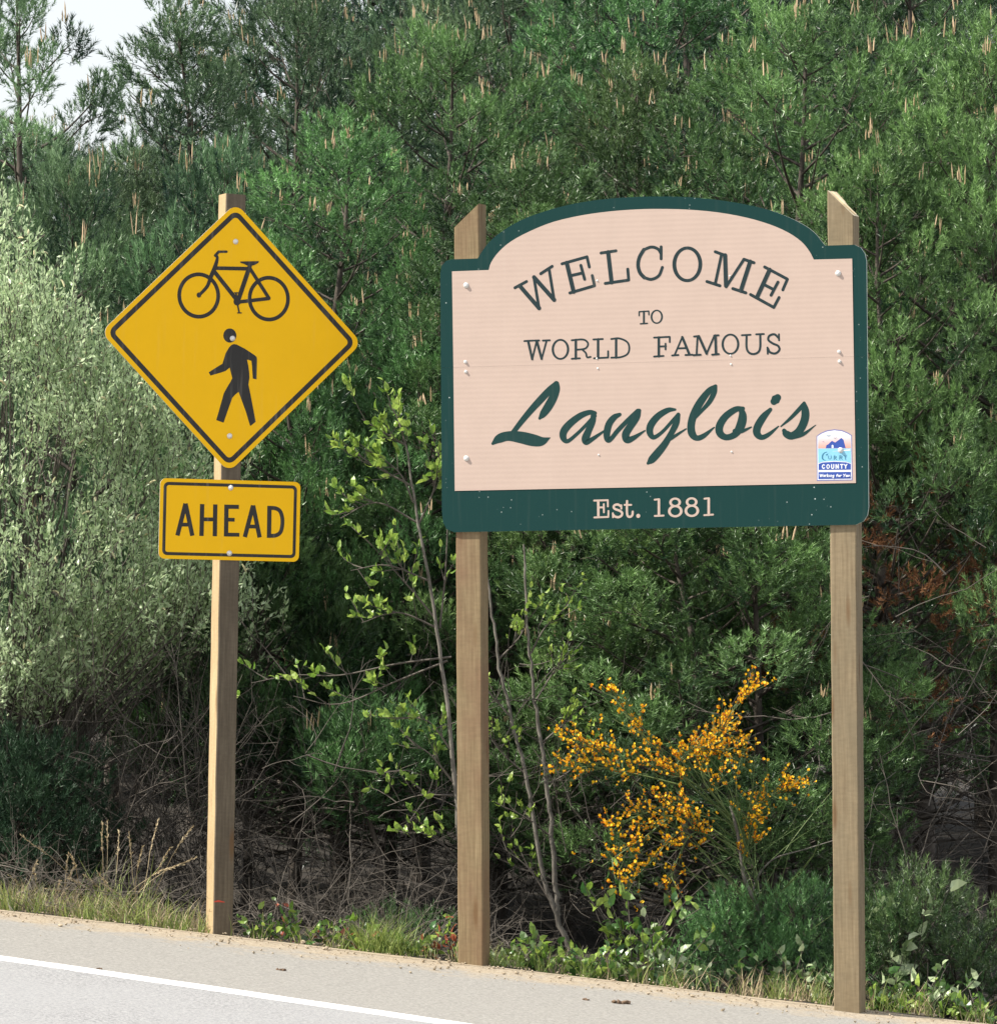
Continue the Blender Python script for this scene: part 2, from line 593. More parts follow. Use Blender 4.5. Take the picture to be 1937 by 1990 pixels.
xs = np.concatenate([np.linspace(-60, -6, 60), np.linspace(-5.9, 5.9, 240), np.linspace(6, 60, 60)])
wob = lambda x, a: a * (np.sin(x * 2.3) * 0.5 + np.sin(x * 5.9 + 1) * 0.3 + np.sin(x * 14.1 + 2) * 0.2 + np.sin(x * 31 + 4) * 0.12)
strip('road', xs, np.full_like(xs, -40.0), np.minimum(line_y(xs) + 0.05, edge_y(xs) - 0.4), 0.0, M['asphalt'], 60)
strip('road_shoulder', xs, np.minimum(line_y(xs) + 0.02, edge_y(xs) - 0.5), edge_y(xs) - 0.02, 0.004, M['shoulder'], 40,
      tf=lambda x, y: np.clip((y - edge_y(x) + 0.95) / 0.95, 0, 1) * 0.62)
dirt = strip('dirt_strip', xs, edge_y(xs) - 0.06 + wob(xs, 0.04), edge_y(xs) + 0.16 + wob(xs + 3, 0.12), 0.0055, M['dirt'], 14,
             zf=lambda x, y: plane_z(x, y) - 0.10 * np.clip((y - edge_y(x)) / 0.25, 0, 1) ** 2)
W = 0.088
el = strip('edge_line', xs[(xs > -40) & (xs < 4.0)], line_y(xs)[(xs > -40) & (xs < 4.0)] - W + wob(xs[(xs > -40) & (xs < 4.0)] * 3, 0.01), line_y(xs)[(xs > -40) & (xs < 4.0)] + W + wob(xs[(xs > -40) & (xs < 4.0)] * 3 + 5, 0.01), 0.0065, M['paint'], 3)
nl = int(((xs > -40) & (xs < 4.0)).sum())
for k in range(nl):                                   # the near edge of the paint film lies on the asphalt
    el.data.vertices[k].co.z -= 0.006

# clods and pebbles strewn on the dirt
def stone_template(seed, squash=0.6):
    r = np.random.default_rng(seed)
    bm = bmesh.new()
    bmesh.ops.create_icosphere(bm, subdivisions=1, radius=1)
    V = np.array([v.co for v in bm.verts]) * (1 + r.normal(0, 0.16, (len(bm.verts), 1)))
    V[:, 2] *= squash
    Fx = np.array([[v.index for v in f.verts] for f in bm.faces])
    bm.free()
    return V, Fx

mb = MB()
STV, STF = stone_template(3)
n = 1300
px = rng.uniform(-4.2, 4.2, n)
py = edge_y(px) - np.abs(rng.normal(0, 0.38, n)) + 0.12
sz = rng.gamma(1.6, 0.0022, n) + 0.002
mb.tmpl(STV, STF, frames(rng.normal(0, 0.3, (n, 3)) + np.array([0, 0, 1]), rng.uniform(0, 6, n)) * sz[:, None, None], np.stack([px, py, plane_z(px, py) + 0.012], -1), rng.random(n))
o = mb.build('gravel', M['dirt']); tag(o, 'small sandy pebbles scattered along the dirt strip', 'gravel', kind='stuff')
clods = [(1185, 1918, 0.042, 'crumbled brown dirt clod pile nearest the right post on the shoulder'), (1120, 1912, 0.022, 'small brown clods on the dirt midway between the sign posts'), (540, 1855, 0.022, 'small rust brown clod on pavement right of the yellow sign post'), (190, 1852, 0.014, 'tiny brown clod on shoulder left of the yellow sign post')]
for cx, cy, r0, lab in clods:
    p = None
    for d in np.arange(26, 33, 0.02):
        q = dat(cx, cy, d)
        if q.z <= float(plane_z(q.x, q.y)) + 0.004:
            p = q; break
    mb = MB()
    k = 9
    off = rng.normal(0, 1, (k, 2)) * np.array([r0 * 0.55, r0 * 0.3])
    ss = r0 * rng.uniform(0.2, 0.55, k)
    mb.tmpl(STV, STF, frames(rng.normal(0, 0.3, (k, 3)) + np.array([0, 0, 1]), rng.uniform(0, 6, k)) * ss[:, None, None], np.stack([off[:, 0], off[:, 1] - 0.0, -0.0931 * off[:, 0] + ss * 0.3], -1), rng.random(k))
    o = mb.build('dirt_clod', M['clod'], loc=(p.x, p.y, p.z + 0.002))
    tag(o, lab, 'dirt clod', 'dirt clods on the shoulder')

# ------------------------------------------------------------------ flat sign work
class Board:
    """a sign plane: converts view pixels to local (x, z) on the plane y = 0"""
    def __init__(self, name, loc, rot):
        self.root = empty(name, loc, rot)
        self.M = Matrix.Translation(loc) @ Euler(rot).to_matrix().to_4x4()
        self.I = self.M.inverted()
        self.o = self.I @ Vector((0, 0, CAMZ))
        self.R3 = self.I.to_3x3()

    def loc(self, x, y, plane=0.0):
        d = self.R3 @ ray(x, y)
        t = (plane - self.o.y) / d.y
        p = self.o + d * t
        return p.x, p.z

    def pts(self, zoom, P, plane=0.0):
        x0, y0, s = zoom
        return [self.loc(x0 + p[0] / s, y0 + p[1] / s, plane) for p in P]

    def scale(self, zoom, P):
        a = self.pts(zoom, [P, (P[0] + 10, P[1]), (P[0], P[1] + 10)])
        return (math.dist(a[0], a[1]) + math.dist(a[0], a[2])) / 20


def catmull(P, n=6, closed=False):
    P = np.asarray(P, float)
    if len(P) < 3:
        return P
    if closed:
        Q = np.concatenate([P[-1:], P, P[:2]])
    else:
        Q = np.concatenate([2 * P[:1] - P[1:2], P, 2 * P[-1:] - P[-2:-1]])
    out = []
    for i in range(1, len(Q) - 2):
        a, b, c, d = Q[i - 1], Q[i], Q[i + 1], Q[i + 2]
        for t in np.arange(n) / n:
            out.append(0.5 * ((2 * b) + (-a + c) * t + (2 * a - 5 * b + 4 * c - d) * t * t + (-a + 3 * b - 3 * c + d) * t ** 3))
    if not closed:
        out.append(Q[-2])
    return np.array(out)


class Flat:
    """thin film pieces on a board, each piece a hair prouder than the last"""
    def __init__(self, y0=-0.003, step=0.00004):
        self.mb = MB(); self.y = y0; self.step = step

    def poly(self, P):
        tri = tessellate_polygon([[Vector((p[0], p[1], 0)) for p in P]])
        V = np.array([(p[0], self.y, p[1]) for p in P])
        T = []
        for t in tri:
            a, b, c = (V[i] for i in t)
            nrm = np.cross(b - a, c - a)
            T.append(t if nrm[1] < 0 else t[::-1])
        self.mb.add(V, np.array(T))
        self.y -= self.step

    def stroke(self, P, W, cap='round'):
        P = np.asarray(P, float); n = len(P)
        W = np.broadcast_to(np.asarray(W, float), (n,)) / 2
        T = np.gradient(P, axis=0); T /= np.linalg.norm(T, axis=1)[:, None] + 1e-12
        N = np.stack([-T[:, 1], T[:, 0]], -1)
        L = P + N * W[:, None]; Rr = P - N * W[:, None]
        V = np.concatenate([L, Rr])
        V3 = np.stack([V[:, 0], np.full(2 * n, self.y), V[:, 1]], -1)
        i = np.arange(n - 1)
        self.mb.add(V3, np.stack([i, i + n, i + n + 1, i + 1], -1))
        self.y -= self.step
        if cap == 'round':
            for p, w in ((P[0], W[0]), (P[-1], W[-1])):
                if w > 1e-4:
                    self.disc(p, w, w)

    def disc(self, c, rx, rz, n=18, y=None):
        a = np.linspace(0, 2 * math.pi, n, endpoint=False)
        V = np.stack([c[0] + rx * np.cos(a), np.full(n, self.y), c[1] + rz * np.sin(a)], -1)
        V = np.concatenate([V, [[c[0], self.y, c[1]]]])
        i = np.arange(n)
        self.mb.add(V, np.stack([i, (i + 1) % n, np.full(n, n)], -1))
        self.y -= self.step

    def ring(self, c, rx, rz, wx, wz=None, n=48):
        wz = wz or wx
        a = np.linspace(0, 2 * math.pi, n, endpoint=False)
        o = np.stack([c[0] + (rx + wx / 2) * np.cos(a), np.full(n, self.y), c[1] + (rz + wz / 2) * np.sin(a)], -1)
        q = np.stack([c[0] + (rx - wx / 2) * np.cos(a), np.full(n, self.y), c[1] + (rz - wz / 2) * np.sin(a)], -1)
        i = np.arange(n); j = (i + 1) % n
        self.mb.add(np.concatenate([o, q]), np.stack([i, j, j + n, i + n], -1))
        self.y -= self.step

    def build(self, name, mat, parent):
        return self.mb.build(name, mat, parent)


def extrude(P, y0, y1, mats, name, parent):
    """board of outline P between y0 (front) and y1 (back); slot 0 front, slot 1 edges and back"""
    n = len(P)
    tri = tessellate_polygon([[Vector((p[0], p[1], 0)) for p in P]])
    V = np.array([(p[0], y0, p[1]) for p in P] + [(p[0], y1, p[1]) for p in P])
    A = []; B = []
    for t in tri:
        a, b, c = (V[i] for i in t)
        f = t if np.cross(b - a, c - a)[1] < 0 else t[::-1]
        A.append(f); B.append([i + n for i in f[::-1]])
    i = np.arange(n); j = (i + 1) % n
    area = sum(P[k][0] * P[(k + 1) % n][1] - P[(k + 1) % n][0] * P[k][1] for k in range(n))
    S = np.stack([i, i + n, j + n, j], -1) if area > 0 else np.stack([i, j, j + n, i + n], -1)
    me = mesh_from(name, V, [np.array(A + B), S], mats, mat_idx=[0] * len(A) + [1] * (len(B) + n))
    return link(name, me, parent)


def clipz(P, z, keep_above):
    out = []
    for k in range(len(P)):
        a, b = P[k], P[(k + 1) % len(P)]
        ia = (a[1] > z) == keep_above; ib = (b[1] > z) == keep_above
        if ia: out.append(a)
        if ia != ib:
            t = (z - a[1]) / (b[1] - a[1])
            out.append((a[0] + (b[0] - a[0]) * t, z))
    return out


def rrect(c, w, h, r, ang=0.0, n=7):
    P = []
    for sx, sz, a0 in ((1, 1, 0), (-1, 1, 90), (-1, -1, 180), (1, -1, 270)):
        for k in range(n):
            a = R(a0 + 90 * k / (n - 1))
            P.append((sx * (w / 2 - r) + r * math.cos(a), sz * (h / 2 - r) + r * math.sin(a)))
    ca, sa = math.cos(ang), math.sin(ang)
    return [(c[0] + x * ca - z * sa, c[1] + x * sa + z * ca) for x, z in P]


def frame_piece(fl, P, Q):
    """band between outline P and inner outline Q"""
    n = len(P)
    V = np.array([(p[0], fl.y, p[1]) for p in P] + [(q[0], fl.y, q[1]) for q in Q])
    i = np.arange(n); j = (i + 1) % n
    fl.mb.add(V, np.stack([i, j, j + n, i + n], -1))
    fl.y -= fl.step


def bolt(parent, c, r, h, y=0.0, name='bolt'):
    """washer plus domed head standing h proud of the face"""
    prof = [(1.0, 0.0), (1.0, 0.18), (0.72, 0.24), (0.70, 0.6), (0.5, 0.9), (0.2, 1.0)]
    n = 14
    a = np.linspace(0, 2 * math.pi, n, endpoint=False)
    V = []
    for pr, ph in prof:
        V += [(c[0] + r * pr * math.cos(t), y - h * ph, c[1] + r * pr * math.sin(t)) for t in a]
    V.append((c[0], y - h, c[1]))
    i = np.arange(n); j = (i + 1) % n
    Fq = np.concatenate([np.stack([i + k * n, j + k * n, j + (k + 1) * n, i + (k + 1) * n], -1) for k in range(len(prof) - 1)])
    k = (len(prof) - 1) * n
    Ft = np.stack([i + k, j + k, np.full(n, len(V) - 1)], -1)
    me = mesh_from(name, np.array(V), [Ft, Fq], M['bolt'], smooth=True)
    return link(name, me, parent)


def post(parent, bl, tl, tr_z, w, dep, y0, mat, cut=None, name='post', side=None):
    """square timber: front-left foot bl, front-left top tl (local x,z), top of the right side tr_z"""
    nz = 30
    P = []
    ch = 0.006
    sec = [(0, ch), (ch, 0), (w - ch, 0), (w, ch), (w, dep - ch), (w - ch, dep), (ch, dep), (0, dep - ch)]
    V = []
    for k in range(nz + 1):
        t = k / nz
        for sx, sy in sec:
            zt = tl[1] + (tr_z - tl[1]) * sx / w
            z = bl[1] + (zt - bl[1]) * t
            x = bl[0] + (tl[0] - bl[0]) * (z - bl[1]) / (tl[1] - bl[1]) + sx
            jit = 0.0012 * math.sin(k * 2.1 + sx * 40) if 0 < k < nz else 0
            V.append((x + jit, y0 + sy, z))
    s = len(sec)
    i = np.arange(nz)[:, None] * s; j = np.arange(s)[None, :]; jn = (j + 1) % s
    Fq = np.stack([i + j, i + jn, i + s + jn, i + s + j], -1).reshape(-1, 4)
    me = bpy.data.meshes.new(name)
    faces = [tuple(map(int, f)) for f in Fq] + [tuple(nz * s + k for k in range(s)), tuple(range(s))[::-1]]
    me.from_pydata(V, [], faces)
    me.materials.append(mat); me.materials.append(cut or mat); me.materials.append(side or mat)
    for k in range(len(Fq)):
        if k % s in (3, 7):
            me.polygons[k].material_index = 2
    me.polygons[len(faces) - 2].material_index = 1
    me.polygons.foreach_set('use_smooth', np.zeros(len(faces), dtype=bool))
    o = link(name, me, parent)
    return o


# ------------------------------------------------------------------ welcome sign
p0 = dat(1262, 1893, 30.2)
WS = Board('welcome_sign', (p0.x, p0.y, g1(p0.x, p0.y)), (0, -0.0145, R(-17)))
tag(WS.root, 'large arched green and salmon town welcome sign on two timber posts', 'sign')
Z2 = (840, 360, 2.214)
outer = [(95, 1493), (62, 1480), (46, 1450), (41, 1400), (34, 380), (40, 345), (60, 324), (85, 318), (195, 314), (213, 285), (245, 243), (300, 197), (380, 150), (480, 112), (600, 80), (720, 61), (850, 50), (980, 47), (1100, 50), (1220, 61), (1340, 80), (1450, 106), (1540, 140), (1610, 177), (1650, 210), (1676, 243), (1690, 259), (1815, 255), (1842, 267), (1860, 293), (1867, 325), (1876, 1385), (1871, 1420), (1854, 1446), (1820, 1461)]
inner = [(97, 1315), (91, 780), (85, 370), (243, 364), (254, 330), (287, 285), (340, 240), (420, 197), (520, 157), (640, 129), (760, 112), (880, 103), (980, 101), (1100, 104), (1230, 116), (1350, 138), (1450, 167), (1530, 202), (1588, 242), (1622, 283), (1641, 319), (1806, 315), (1822, 1281)]
def smooth_arch(pts, i0, i1, n=3):
    a = catmull(np.array(pts[i0:i1 + 1]), n)
    return [tuple(p) for p in pts[:i0]] + [tuple(p) for p in a] + [tuple(p) for p in pts[i1 + 1:]]
outer = smooth_arch(outer, 8, 26)
inner = smooth_arch(inner, 3, 20)
O2 = WS.pts(Z2, outer); I2 = WS.pts(Z2, inner)
zs = WS.pts(Z2, [(950, 760)])[0][1]
up = extrude(clipz(O2, zs + 0.0003, True), 0.0, 0.016, [M['green'], M['board_edge']], 'sign_panel', WS.root)
lo = extrude(clipz(O2, zs - 0.0003, False), 0.0, 0.016, [M['green'], M['board_edge']], 'sign_panel', WS.root)
up['label'] = 'arched upper half of the green sign board'
lo['label'] = 'lower half of the green sign board with the year band'
extrude(clipz(I2, zs + 0.0003, True), -0.0025, -0.0005, [M['pink'], M['pink']], 'sign_face', up)
extrude(clipz(I2, zs - 0.0003, False), -0.0025, -0.0005, [M['pink'], M['pink']], 'sign_face', lo)

ZW = (980, 460, 1904 / 580)
def strokes(board, zoom, items, name, mat, parent, y0=-0.0031, cap='round', label=None):
    s = board.scale(zoom, (900, 400))
    geo = []                                   # (kind, points, weight) in local metres
    for it in items:
        kind = it[0]
        if kind == 's':
            P = board.pts(zoom, it[1])
            if len(P) > 2: P = catmull(P, 7)
            geo.append(('s', np.array(P), np.full(len(P), it[2] * s)))
        elif kind == 'v':
            Q = catmull(np.array(it[1], float), 7)
            geo.append(('v', np.array(board.pts(zoom, Q[:, :2])), np.maximum(Q[:, 2], 1) * s))
        elif kind in 'od':
            c = np.array(board.pts(zoom, [it[1]])[0])
            a = np.linspace(0, 6.283, 24)
            geo.append((kind, c + np.stack([it[2] * s * np.cos(a), it[3] * s * np.sin(a)], -1), [k * s for k in it[2:]], c))
        elif kind == 'p':
            geo.append(('p', np.array(board.pts(zoom, it[1])), 0))
    n = len(geo)
    grp = list(range(n))
    if name == 'letter':                       # strokes that touch belong to one letter
        dense = []
        for g_ in geo:
            P = g_[1]
            if g_[0] == 's' and len(P) == 2:
                P = P[0] + (P[1] - P[0]) * np.linspace(0, 1, 16)[:, None]
            w = g_[2] if g_[0] in 'sv' else np.full(len(P), g_[2][2] if g_[0] == 'o' else 0.004)
            dense.append((P, float(np.mean(w))))
        for i in range(n):
            for j in range(i):
                d = np.sqrt(((dense[i][0][:, None] - dense[j][0][None]) ** 2).sum(-1)).min()
                if d < 0.40 * (dense[i][1] + dense[j][1]):
                    a, c = grp[i], grp[j]
                    grp = [c if q == a else q for q in grp]
    else:
        grp = [0] * n
    objs = []
    for gid in dict.fromkeys(grp):
        fl = Flat(y0)
        for q, g_ in zip(grp, geo):
            if q != gid:
                continue
            if g_[0] == 's': fl.stroke(g_[1], g_[2], cap)
            elif g_[0] == 'v': fl.stroke(g_[1], g_[2])
            elif g_[0] == 'o': fl.ring(g_[3], *g_[2])
            elif g_[0] == 'd': fl.disc(g_[3], *g_[2])
            else: fl.poly(g_[1])
        o = fl.build(name, mat, parent)
        objs.append(o)
        if label and name != 'letter': o['label'] = label
    return objs[0]
def L(w, *segs):
    return [('s', list(p), w) for p in segs]
th, tn = 27, 19
words = {}
strokes(WS, ZW, L(tn, [(68, 325), (142, 285)], [(222, 458), (188, 255)], [(318, 405), (285, 203)], [(232, 235), (305, 188)]) + L(th, [(98, 312), (222, 455)], [(190, 258), (318, 402)])
        + L(tn, [(368, 172), (525, 128)], [(527, 127), (542, 192)], [(418, 358), (574, 312)], [(575, 311), (561, 247)], [(430, 246), (500, 230)], [(488, 182), (512, 270)]) + L(th, [(398, 166), (442, 350)])
        + L(tn, [(617, 103), (712, 89)], [(644, 297), (792, 276)], [(793, 275), (787, 206)]) + L(th, [(662, 98), (684, 290)])
        + L(tn, [(1000, 64), (1000, 140)], [(1000, 108), (980, 78), (938, 65), (890, 82)]) + L(24, [(890, 82), (862, 130), (853, 180), (865, 228), (893, 260)]) + L(tn, [(893, 260), (938, 271), (985, 248), (1008, 195)])
        + [('o', (1167, 175), 84, 102, 25, 20)]
        + L(tn, [(1345, 95), (1408, 118)], [(1292, 285), (1375, 312)], [(1527, 143), (1592, 165)], [(1457, 330), (1540, 357)], [(1386, 110), (1345, 300)], [(1415, 318), (1525, 148)]) + L(th, [(1408, 118), (1414, 312)], [(1568, 158), (1508, 344)])
        + L(tn, [(1660, 192), (1804, 269)], [(1805, 271), (1776, 338)], [(1570, 368), (1718, 450)], [(1719, 449), (1752, 387)], [(1660, 306), (1718, 336)], [(1745, 289), (1701, 372)]) + L(th, [(1692, 210), (1612, 385)]),
        'letter', M['letter_dark'], up, label='arched word WELCOME in green slab letters')
strokes(WS, ZW, L(9, [(860, 478), (920, 474)], [(860, 478), (860, 503)], [(921, 474), (922, 497)], [(868, 555), (912, 552)]) + L(12, [(890, 476), (890, 552)]) + [('o', (972, 510), 34, 40, 12, 9)],
        'letter', M['letter_dark'], up, label='small word TO in green slab letters')
w1, w2 = 12, 16
strokes(WS, ZW, L(w1, [(128, 665), (184, 662)], [(178, 782), (207, 662)], [(238, 780), (270, 662)], [(246, 662), (290, 660)], [(193, 662), (222, 661)]) + L(w2, [(152, 665), (178, 780)], [(207, 664), (238, 778)])
        + [('o', (358, 718), 50, 60, 15, 12)]
        + L(w1, [(430, 660), (500, 655), (530, 672), (532, 695), (512, 714), (458, 721)], [(430, 778), (482, 775)], [(498, 720), (520, 742), (528, 768), (550, 766)]) + L(w2, [(456, 658), (456, 776)])
        + L(w1, [(568, 655), (628, 652)], [(572, 775), (662, 770)], [(662, 769), (662, 730)]) + L(w2, [(598, 654), (598, 772)])
        + L(w1, [(682, 652), (732, 648), (782, 670), (797, 708), (785, 748), (740, 768), (682, 771)]) + L(w2, [(713, 652), (713, 770)]),
        'letter', M['letter_dark'], up, label='word WORLD in green slab letters')
strokes(WS, ZW, L(w1, [(955, 643), (1054, 638)], [(1055, 639), (1055, 671)], [(955, 764), (1015, 760)], [(985, 700), (1030, 698)], [(1028, 682), (1028, 718)]) + L(w2, [(985, 642), (985, 762)])
        + L(w1, [(1135, 640), (1087, 752)], [(1105, 712), (1162, 710)], [(1070, 757), (1110, 754)], [(1155, 754), (1200, 752)]) + L(w2, [(1135, 640), (1180, 750)])
        + L(w1, [(1210, 636), (1242, 633)], [(1232, 635), (1226, 752)], [(1290, 745), (1340, 630)], [(1338, 630), (1366, 628)], [(1205, 755), (1252, 752)], [(1325, 752), (1368, 748)]) + L(w2, [(1240, 634), (1290, 745)], [(1346, 630), (1350, 748)])
        + [('o', (1442, 685), 50, 60, 15, 12)]
        + L(w1, [(1515, 628), (1570, 625)], [(1606, 622), (1655, 620)]) + L(14, [(1545, 628), (1545, 705), (1560, 738), (1590, 748), (1620, 735), (1632, 702), (1632, 622)])
        + L(w1, [(1751, 622), (1752, 660)], [(1678, 706), (1680, 746)]) + L(14, [(1749, 645), (1722, 622), (1690, 632), (1684, 658), (1712, 680), (1746, 696), (1754, 722), (1728, 744), (1694, 736), (1681, 712)]),
        'letter', M['letter_dark'], up, label='word FAMOUS in green slab letters')
ZL = (950, 720, 1904 / 650)
V_ = lambda *p: ('v', list(p))
strokes(WS, ZL, [
    V_((380, 76, 28), (345, 112, 40), (295, 165, 42), (243, 222, 38), (190, 285, 33), (138, 352, 28)),
    V_((384, 76, 34), (384, 108, 42), (364, 158, 50), (336, 208, 50), (308, 248, 40), (289, 272, 16)),
    V_((22, 416, 16), (58, 388, 50), (110, 373, 54), (180, 380, 66), (250, 396, 68), (302, 402, 50), (350, 382, 3)),
    V_((604, 242, 22), (572, 238, 28), (520, 258, 36), (462, 302, 42), (427, 345, 44), (424, 382, 38), (448, 402, 24), (500, 362, 20), (558, 305, 20), (602, 258, 24)),
    V_((596, 244, 30), (590, 290, 36), (566, 345, 40), (550, 388, 46), (556, 408, 32), (592, 388, 24), (655, 345, 12)),
    V_((745, 250, 20), (714, 266, 34), (685, 302, 40), (672, 350, 40), (674, 390, 34), (692, 392, 26), (735, 340, 26), (800, 274, 26), (848, 232, 30)),
    V_((856, 228, 22), (840, 268, 38), (802, 322, 42), (779, 362, 44), (786, 394, 40), (822, 384, 28), (888, 342, 8)),
    V_((1060, 222, 14), (1018, 226, 30), (962, 260, 38), (922, 310, 42), (916, 352, 38), (938, 380, 26), (986, 350, 20), (1046, 285, 20), (1078, 250, 22)),
    V_((1080, 252, 20), (1066, 300, 36), (1036, 360, 34), (1000, 420, 40), (960, 470, 46), (926, 508, 42), (905, 528, 16)),
    V_((1002, 410, 18), (1060, 372, 18), (1122, 332, 8)),
    V_((1290, 86, 16), (1252, 116, 34), (1202, 182, 44), (1166, 250, 44), (1151, 310, 44), (1156, 358, 44), (1182, 384, 32), (1222, 372, 28), (1282, 324, 8)),
    V_((1291, 88, 18), (1282, 125, 30), (1255, 178, 28), (1212, 228, 20), (1172, 272, 16)),
    V_((1446, 216, 22), (1402, 222, 34), (1346, 262, 40), (1313, 315, 44), (1316, 358, 42), (1352, 380, 34), (1402, 362, 38), (1434, 310, 52), (1444, 258, 46), (1436, 222, 28)),
    V_((1400, 345, 28), (1440, 345, 22), (1493, 322, 8)),
    V_((1602, 222, 22), (1562, 265, 40), (1529, 320, 44), (1526, 358, 42), (1552, 380, 30), (1592, 364, 24), (1648, 318, 8)),
    V_((1622, 176, 40), (1632, 165, 52), (1643, 154, 40)),
    V_((1662, 318, 8), (1720, 268, 20), (1790, 195, 26)),
    V_((1794, 186, 20), (1800, 225, 42), (1800, 265, 46), (1786, 310, 46), (1760, 350, 44), (1722, 372, 42), (1692, 360, 40), (1680, 342, 24)),
    V_((1725, 380, 26), (1790, 362, 20), (1860, 310, 4))],
    'letter', M['letter'], lo, label='town name Langlois in large green brush script')
ZE = (1130, 950, 6.8)
e1, e2 = 24, 34
strokes(WS, ZE, L(e1, [(165, 155), (346, 150)], [(346, 151), (347, 232)], [(168, 378), (352, 371)], [(353, 371), (355, 292)], [(225, 245), (293, 245)], [(293, 202), (295, 310)]) + L(e2, [(220, 158), (222, 372)])
        + L(e1, [(525, 217), (525, 262)], [(413, 322), (415, 376)]) + L(30, [(522, 232), (482, 208), (440, 214), (422, 240), (442, 266), (500, 288), (534, 315), (528, 352), (488, 374), (442, 366), (416, 342)])
        + L(e1, [(567, 212), (655, 212)]) + L(30, [(600, 162), (598, 260), (602, 338), (618, 366), (646, 368), (670, 345), (675, 302)]) + [('d', (748, 357), 27, 27)]
        + L(e1, [(965, 143), (1018, 138)], [(967, 358), (1083, 353)]) + L(e2, [(1021, 142), (1021, 352)])
        + [('o', (1235, 178), 62, 48, 34, 26), ('o', (1237, 295), 80, 66, 36, 28), ('o', (1453, 174), 62, 48, 34, 26), ('o', (1456, 290), 80, 66, 36, 28)]
        + L(e1, [(1622, 130), (1676, 125)], [(1620, 348), (1736, 340)]) + L(e2, [(1679, 129), (1679, 342)]),
        'letter', M['pink'], lo, y0=-0.0008, label='year line Est. 1881 in salmon slab letters')
# county sticker in the lower right corner
M['navy'] = plain('sticker navy', (0.025, 0.07, 0.33), 0.4, var=0.05)
M['rim'] = plain('sticker violet rim', (0.16, 0.16, 0.36), 0.4, var=0.05)
M['stwhite'] = plain('sticker white', (0.72, 0.74, 0.80), 0.4, var=0.04)
M['sea'] = plain('sticker sea blue', (0.22, 0.52, 0.70), 0.4, var=0.06)
M['teal'] = plain('sticker teal', (0.03, 0.17, 0.27), 0.4, var=0.05)
m_, nt_, nd_, lk_, b_ = newmat('sticker sunset print')
sep = nd_.new('ShaderNodeSeparateXYZ'); lk_.new(texco(nd_, lk_, out='Generated').outputs[0], sep.inputs[0])
rp_ = ramp(nd_, [(0.0, (0.75, 0.30, 0.22)), (0.45, (0.74, 0.50, 0.50)), (0.8, (0.70, 0.72, 0.76))])
lk_.new(sep.outputs[2], rp_.inputs[0]); lk_.new(rp_.outputs[0], b_.inputs['Base Color'])
b_.inputs['Roughness'].default_value = 0.4
M['sunset'] = m_
ZC = (1560, 810, 1826 / 140)
arch = [(450, 410), (600, 345), (800, 315), (1000, 340), (1150, 402)]
st = strokes(WS, ZC, [('p', [(355, 1625), (345, 490)] + arch + [(1242, 468), (1260, 1610)])], 'county_sticker', M['rim'], lo, y0=-0.0029, label='small blue county emblem sticker')
def stick(items, name, mat, y0, label=None):
    o = strokes(WS, ZC, items, name, mat, lo, y0=y0, label=label)
    o['kind'] = 'stuff'
    return o
stick([('p', [(372, 1600), (365, 500), (470, 430), (610, 372), (800, 342), (990, 365), (1140, 428), (1222, 482), (1240, 1588)])], 'sticker_print', M['stwhite'], -0.0031)
stick([('p', [(386, 805), (384, 515), (480, 450), (615, 395), (800, 365), (985, 388), (1125, 448), (1212, 500), (1218, 800)])], 'sticker_print', M['sunset'], -0.0033)
stick([('p', [(385, 800), (1218, 798), (1220, 1180), (1100, 1135), (800, 1115), (500, 1135), (392, 1175)])], 'sticker_print', M['sea'], -0.0035)
stick([('p', [(580, 795), (595, 720), (650, 690), (735, 605), (820, 650), (975, 535), (1030, 580), (1085, 790)]),
       ('p', [(400, 1345), (400, 1195), (500, 1157), (800, 1138), (1100, 1155), (1215, 1192), (1215, 1338)]), ('p', [(395, 1578), (395, 1402), (1215, 1395), (1215, 1565)])], 'sticker_print', M['navy'], -0.0037)
stick([('p', [(730, 792), (728, 725), (755, 705), (778, 730), (778, 792)]), ('p', [(740, 880), (1200, 820), (1210, 855)])]
      + L(26, [(548, 1225), (520, 1212), (492, 1260), (520, 1308), (550, 1292)], [(728, 1208), (728, 1285), (755, 1310), (782, 1285), (782, 1208)], [(842, 1310), (842, 1208), (900, 1308), (900, 1205)], [(952, 1210), (1020, 1206)], [(985, 1210), (985, 1305)], [(1055, 1205), (1085, 1255), (1085, 1302)], [(1085, 1255), (1118, 1203)])
      + [('o', (640, 1260), 32, 46, 24, 24)]
      + L(18, [(432, 1455), (445, 1520)], [(445, 1520), (470, 1460)], [(470, 1460), (480, 1520)], [(480, 1520), (510, 1455)], [(525, 1490), (545, 1475), (552, 1505), (528, 1515), (525, 1490)], [(575, 1475), (568, 1520)], [(575, 1485), (600, 1475)], [(625, 1450), (612, 1520)], [(650, 1478), (618, 1498), (645, 1520)], [(675, 1478), (668, 1520)], [(700, 1520), (708, 1478), (735, 1485), (728, 1520)], [(790, 1480), (762, 1485), (760, 1512), (785, 1512)], [(792, 1478), (780, 1545), (755, 1545)],
          [(890, 1455), (870, 1465), (862, 1520)], [(850, 1482), (885, 1480)], [(905, 1485), (925, 1480), (930, 1510), (908, 1515), (905, 1485)], [(955, 1478), (948, 1518)], [(955, 1488), (985, 1478)], [(1030, 1455), (1050, 1485), (1042, 1520)], [(1050, 1485), (1085, 1450)], [(1095, 1485), (1115, 1478), (1120, 1510), (1098, 1515), (1095, 1485)], [(1140, 1478), (1135, 1510), (1160, 1510), (1165, 1478)], [(1185, 1478), (1195, 1510)]),
      'sticker_print', M['stwhite'], -0.0040, 'white sticker words COUNTY and Working for You')
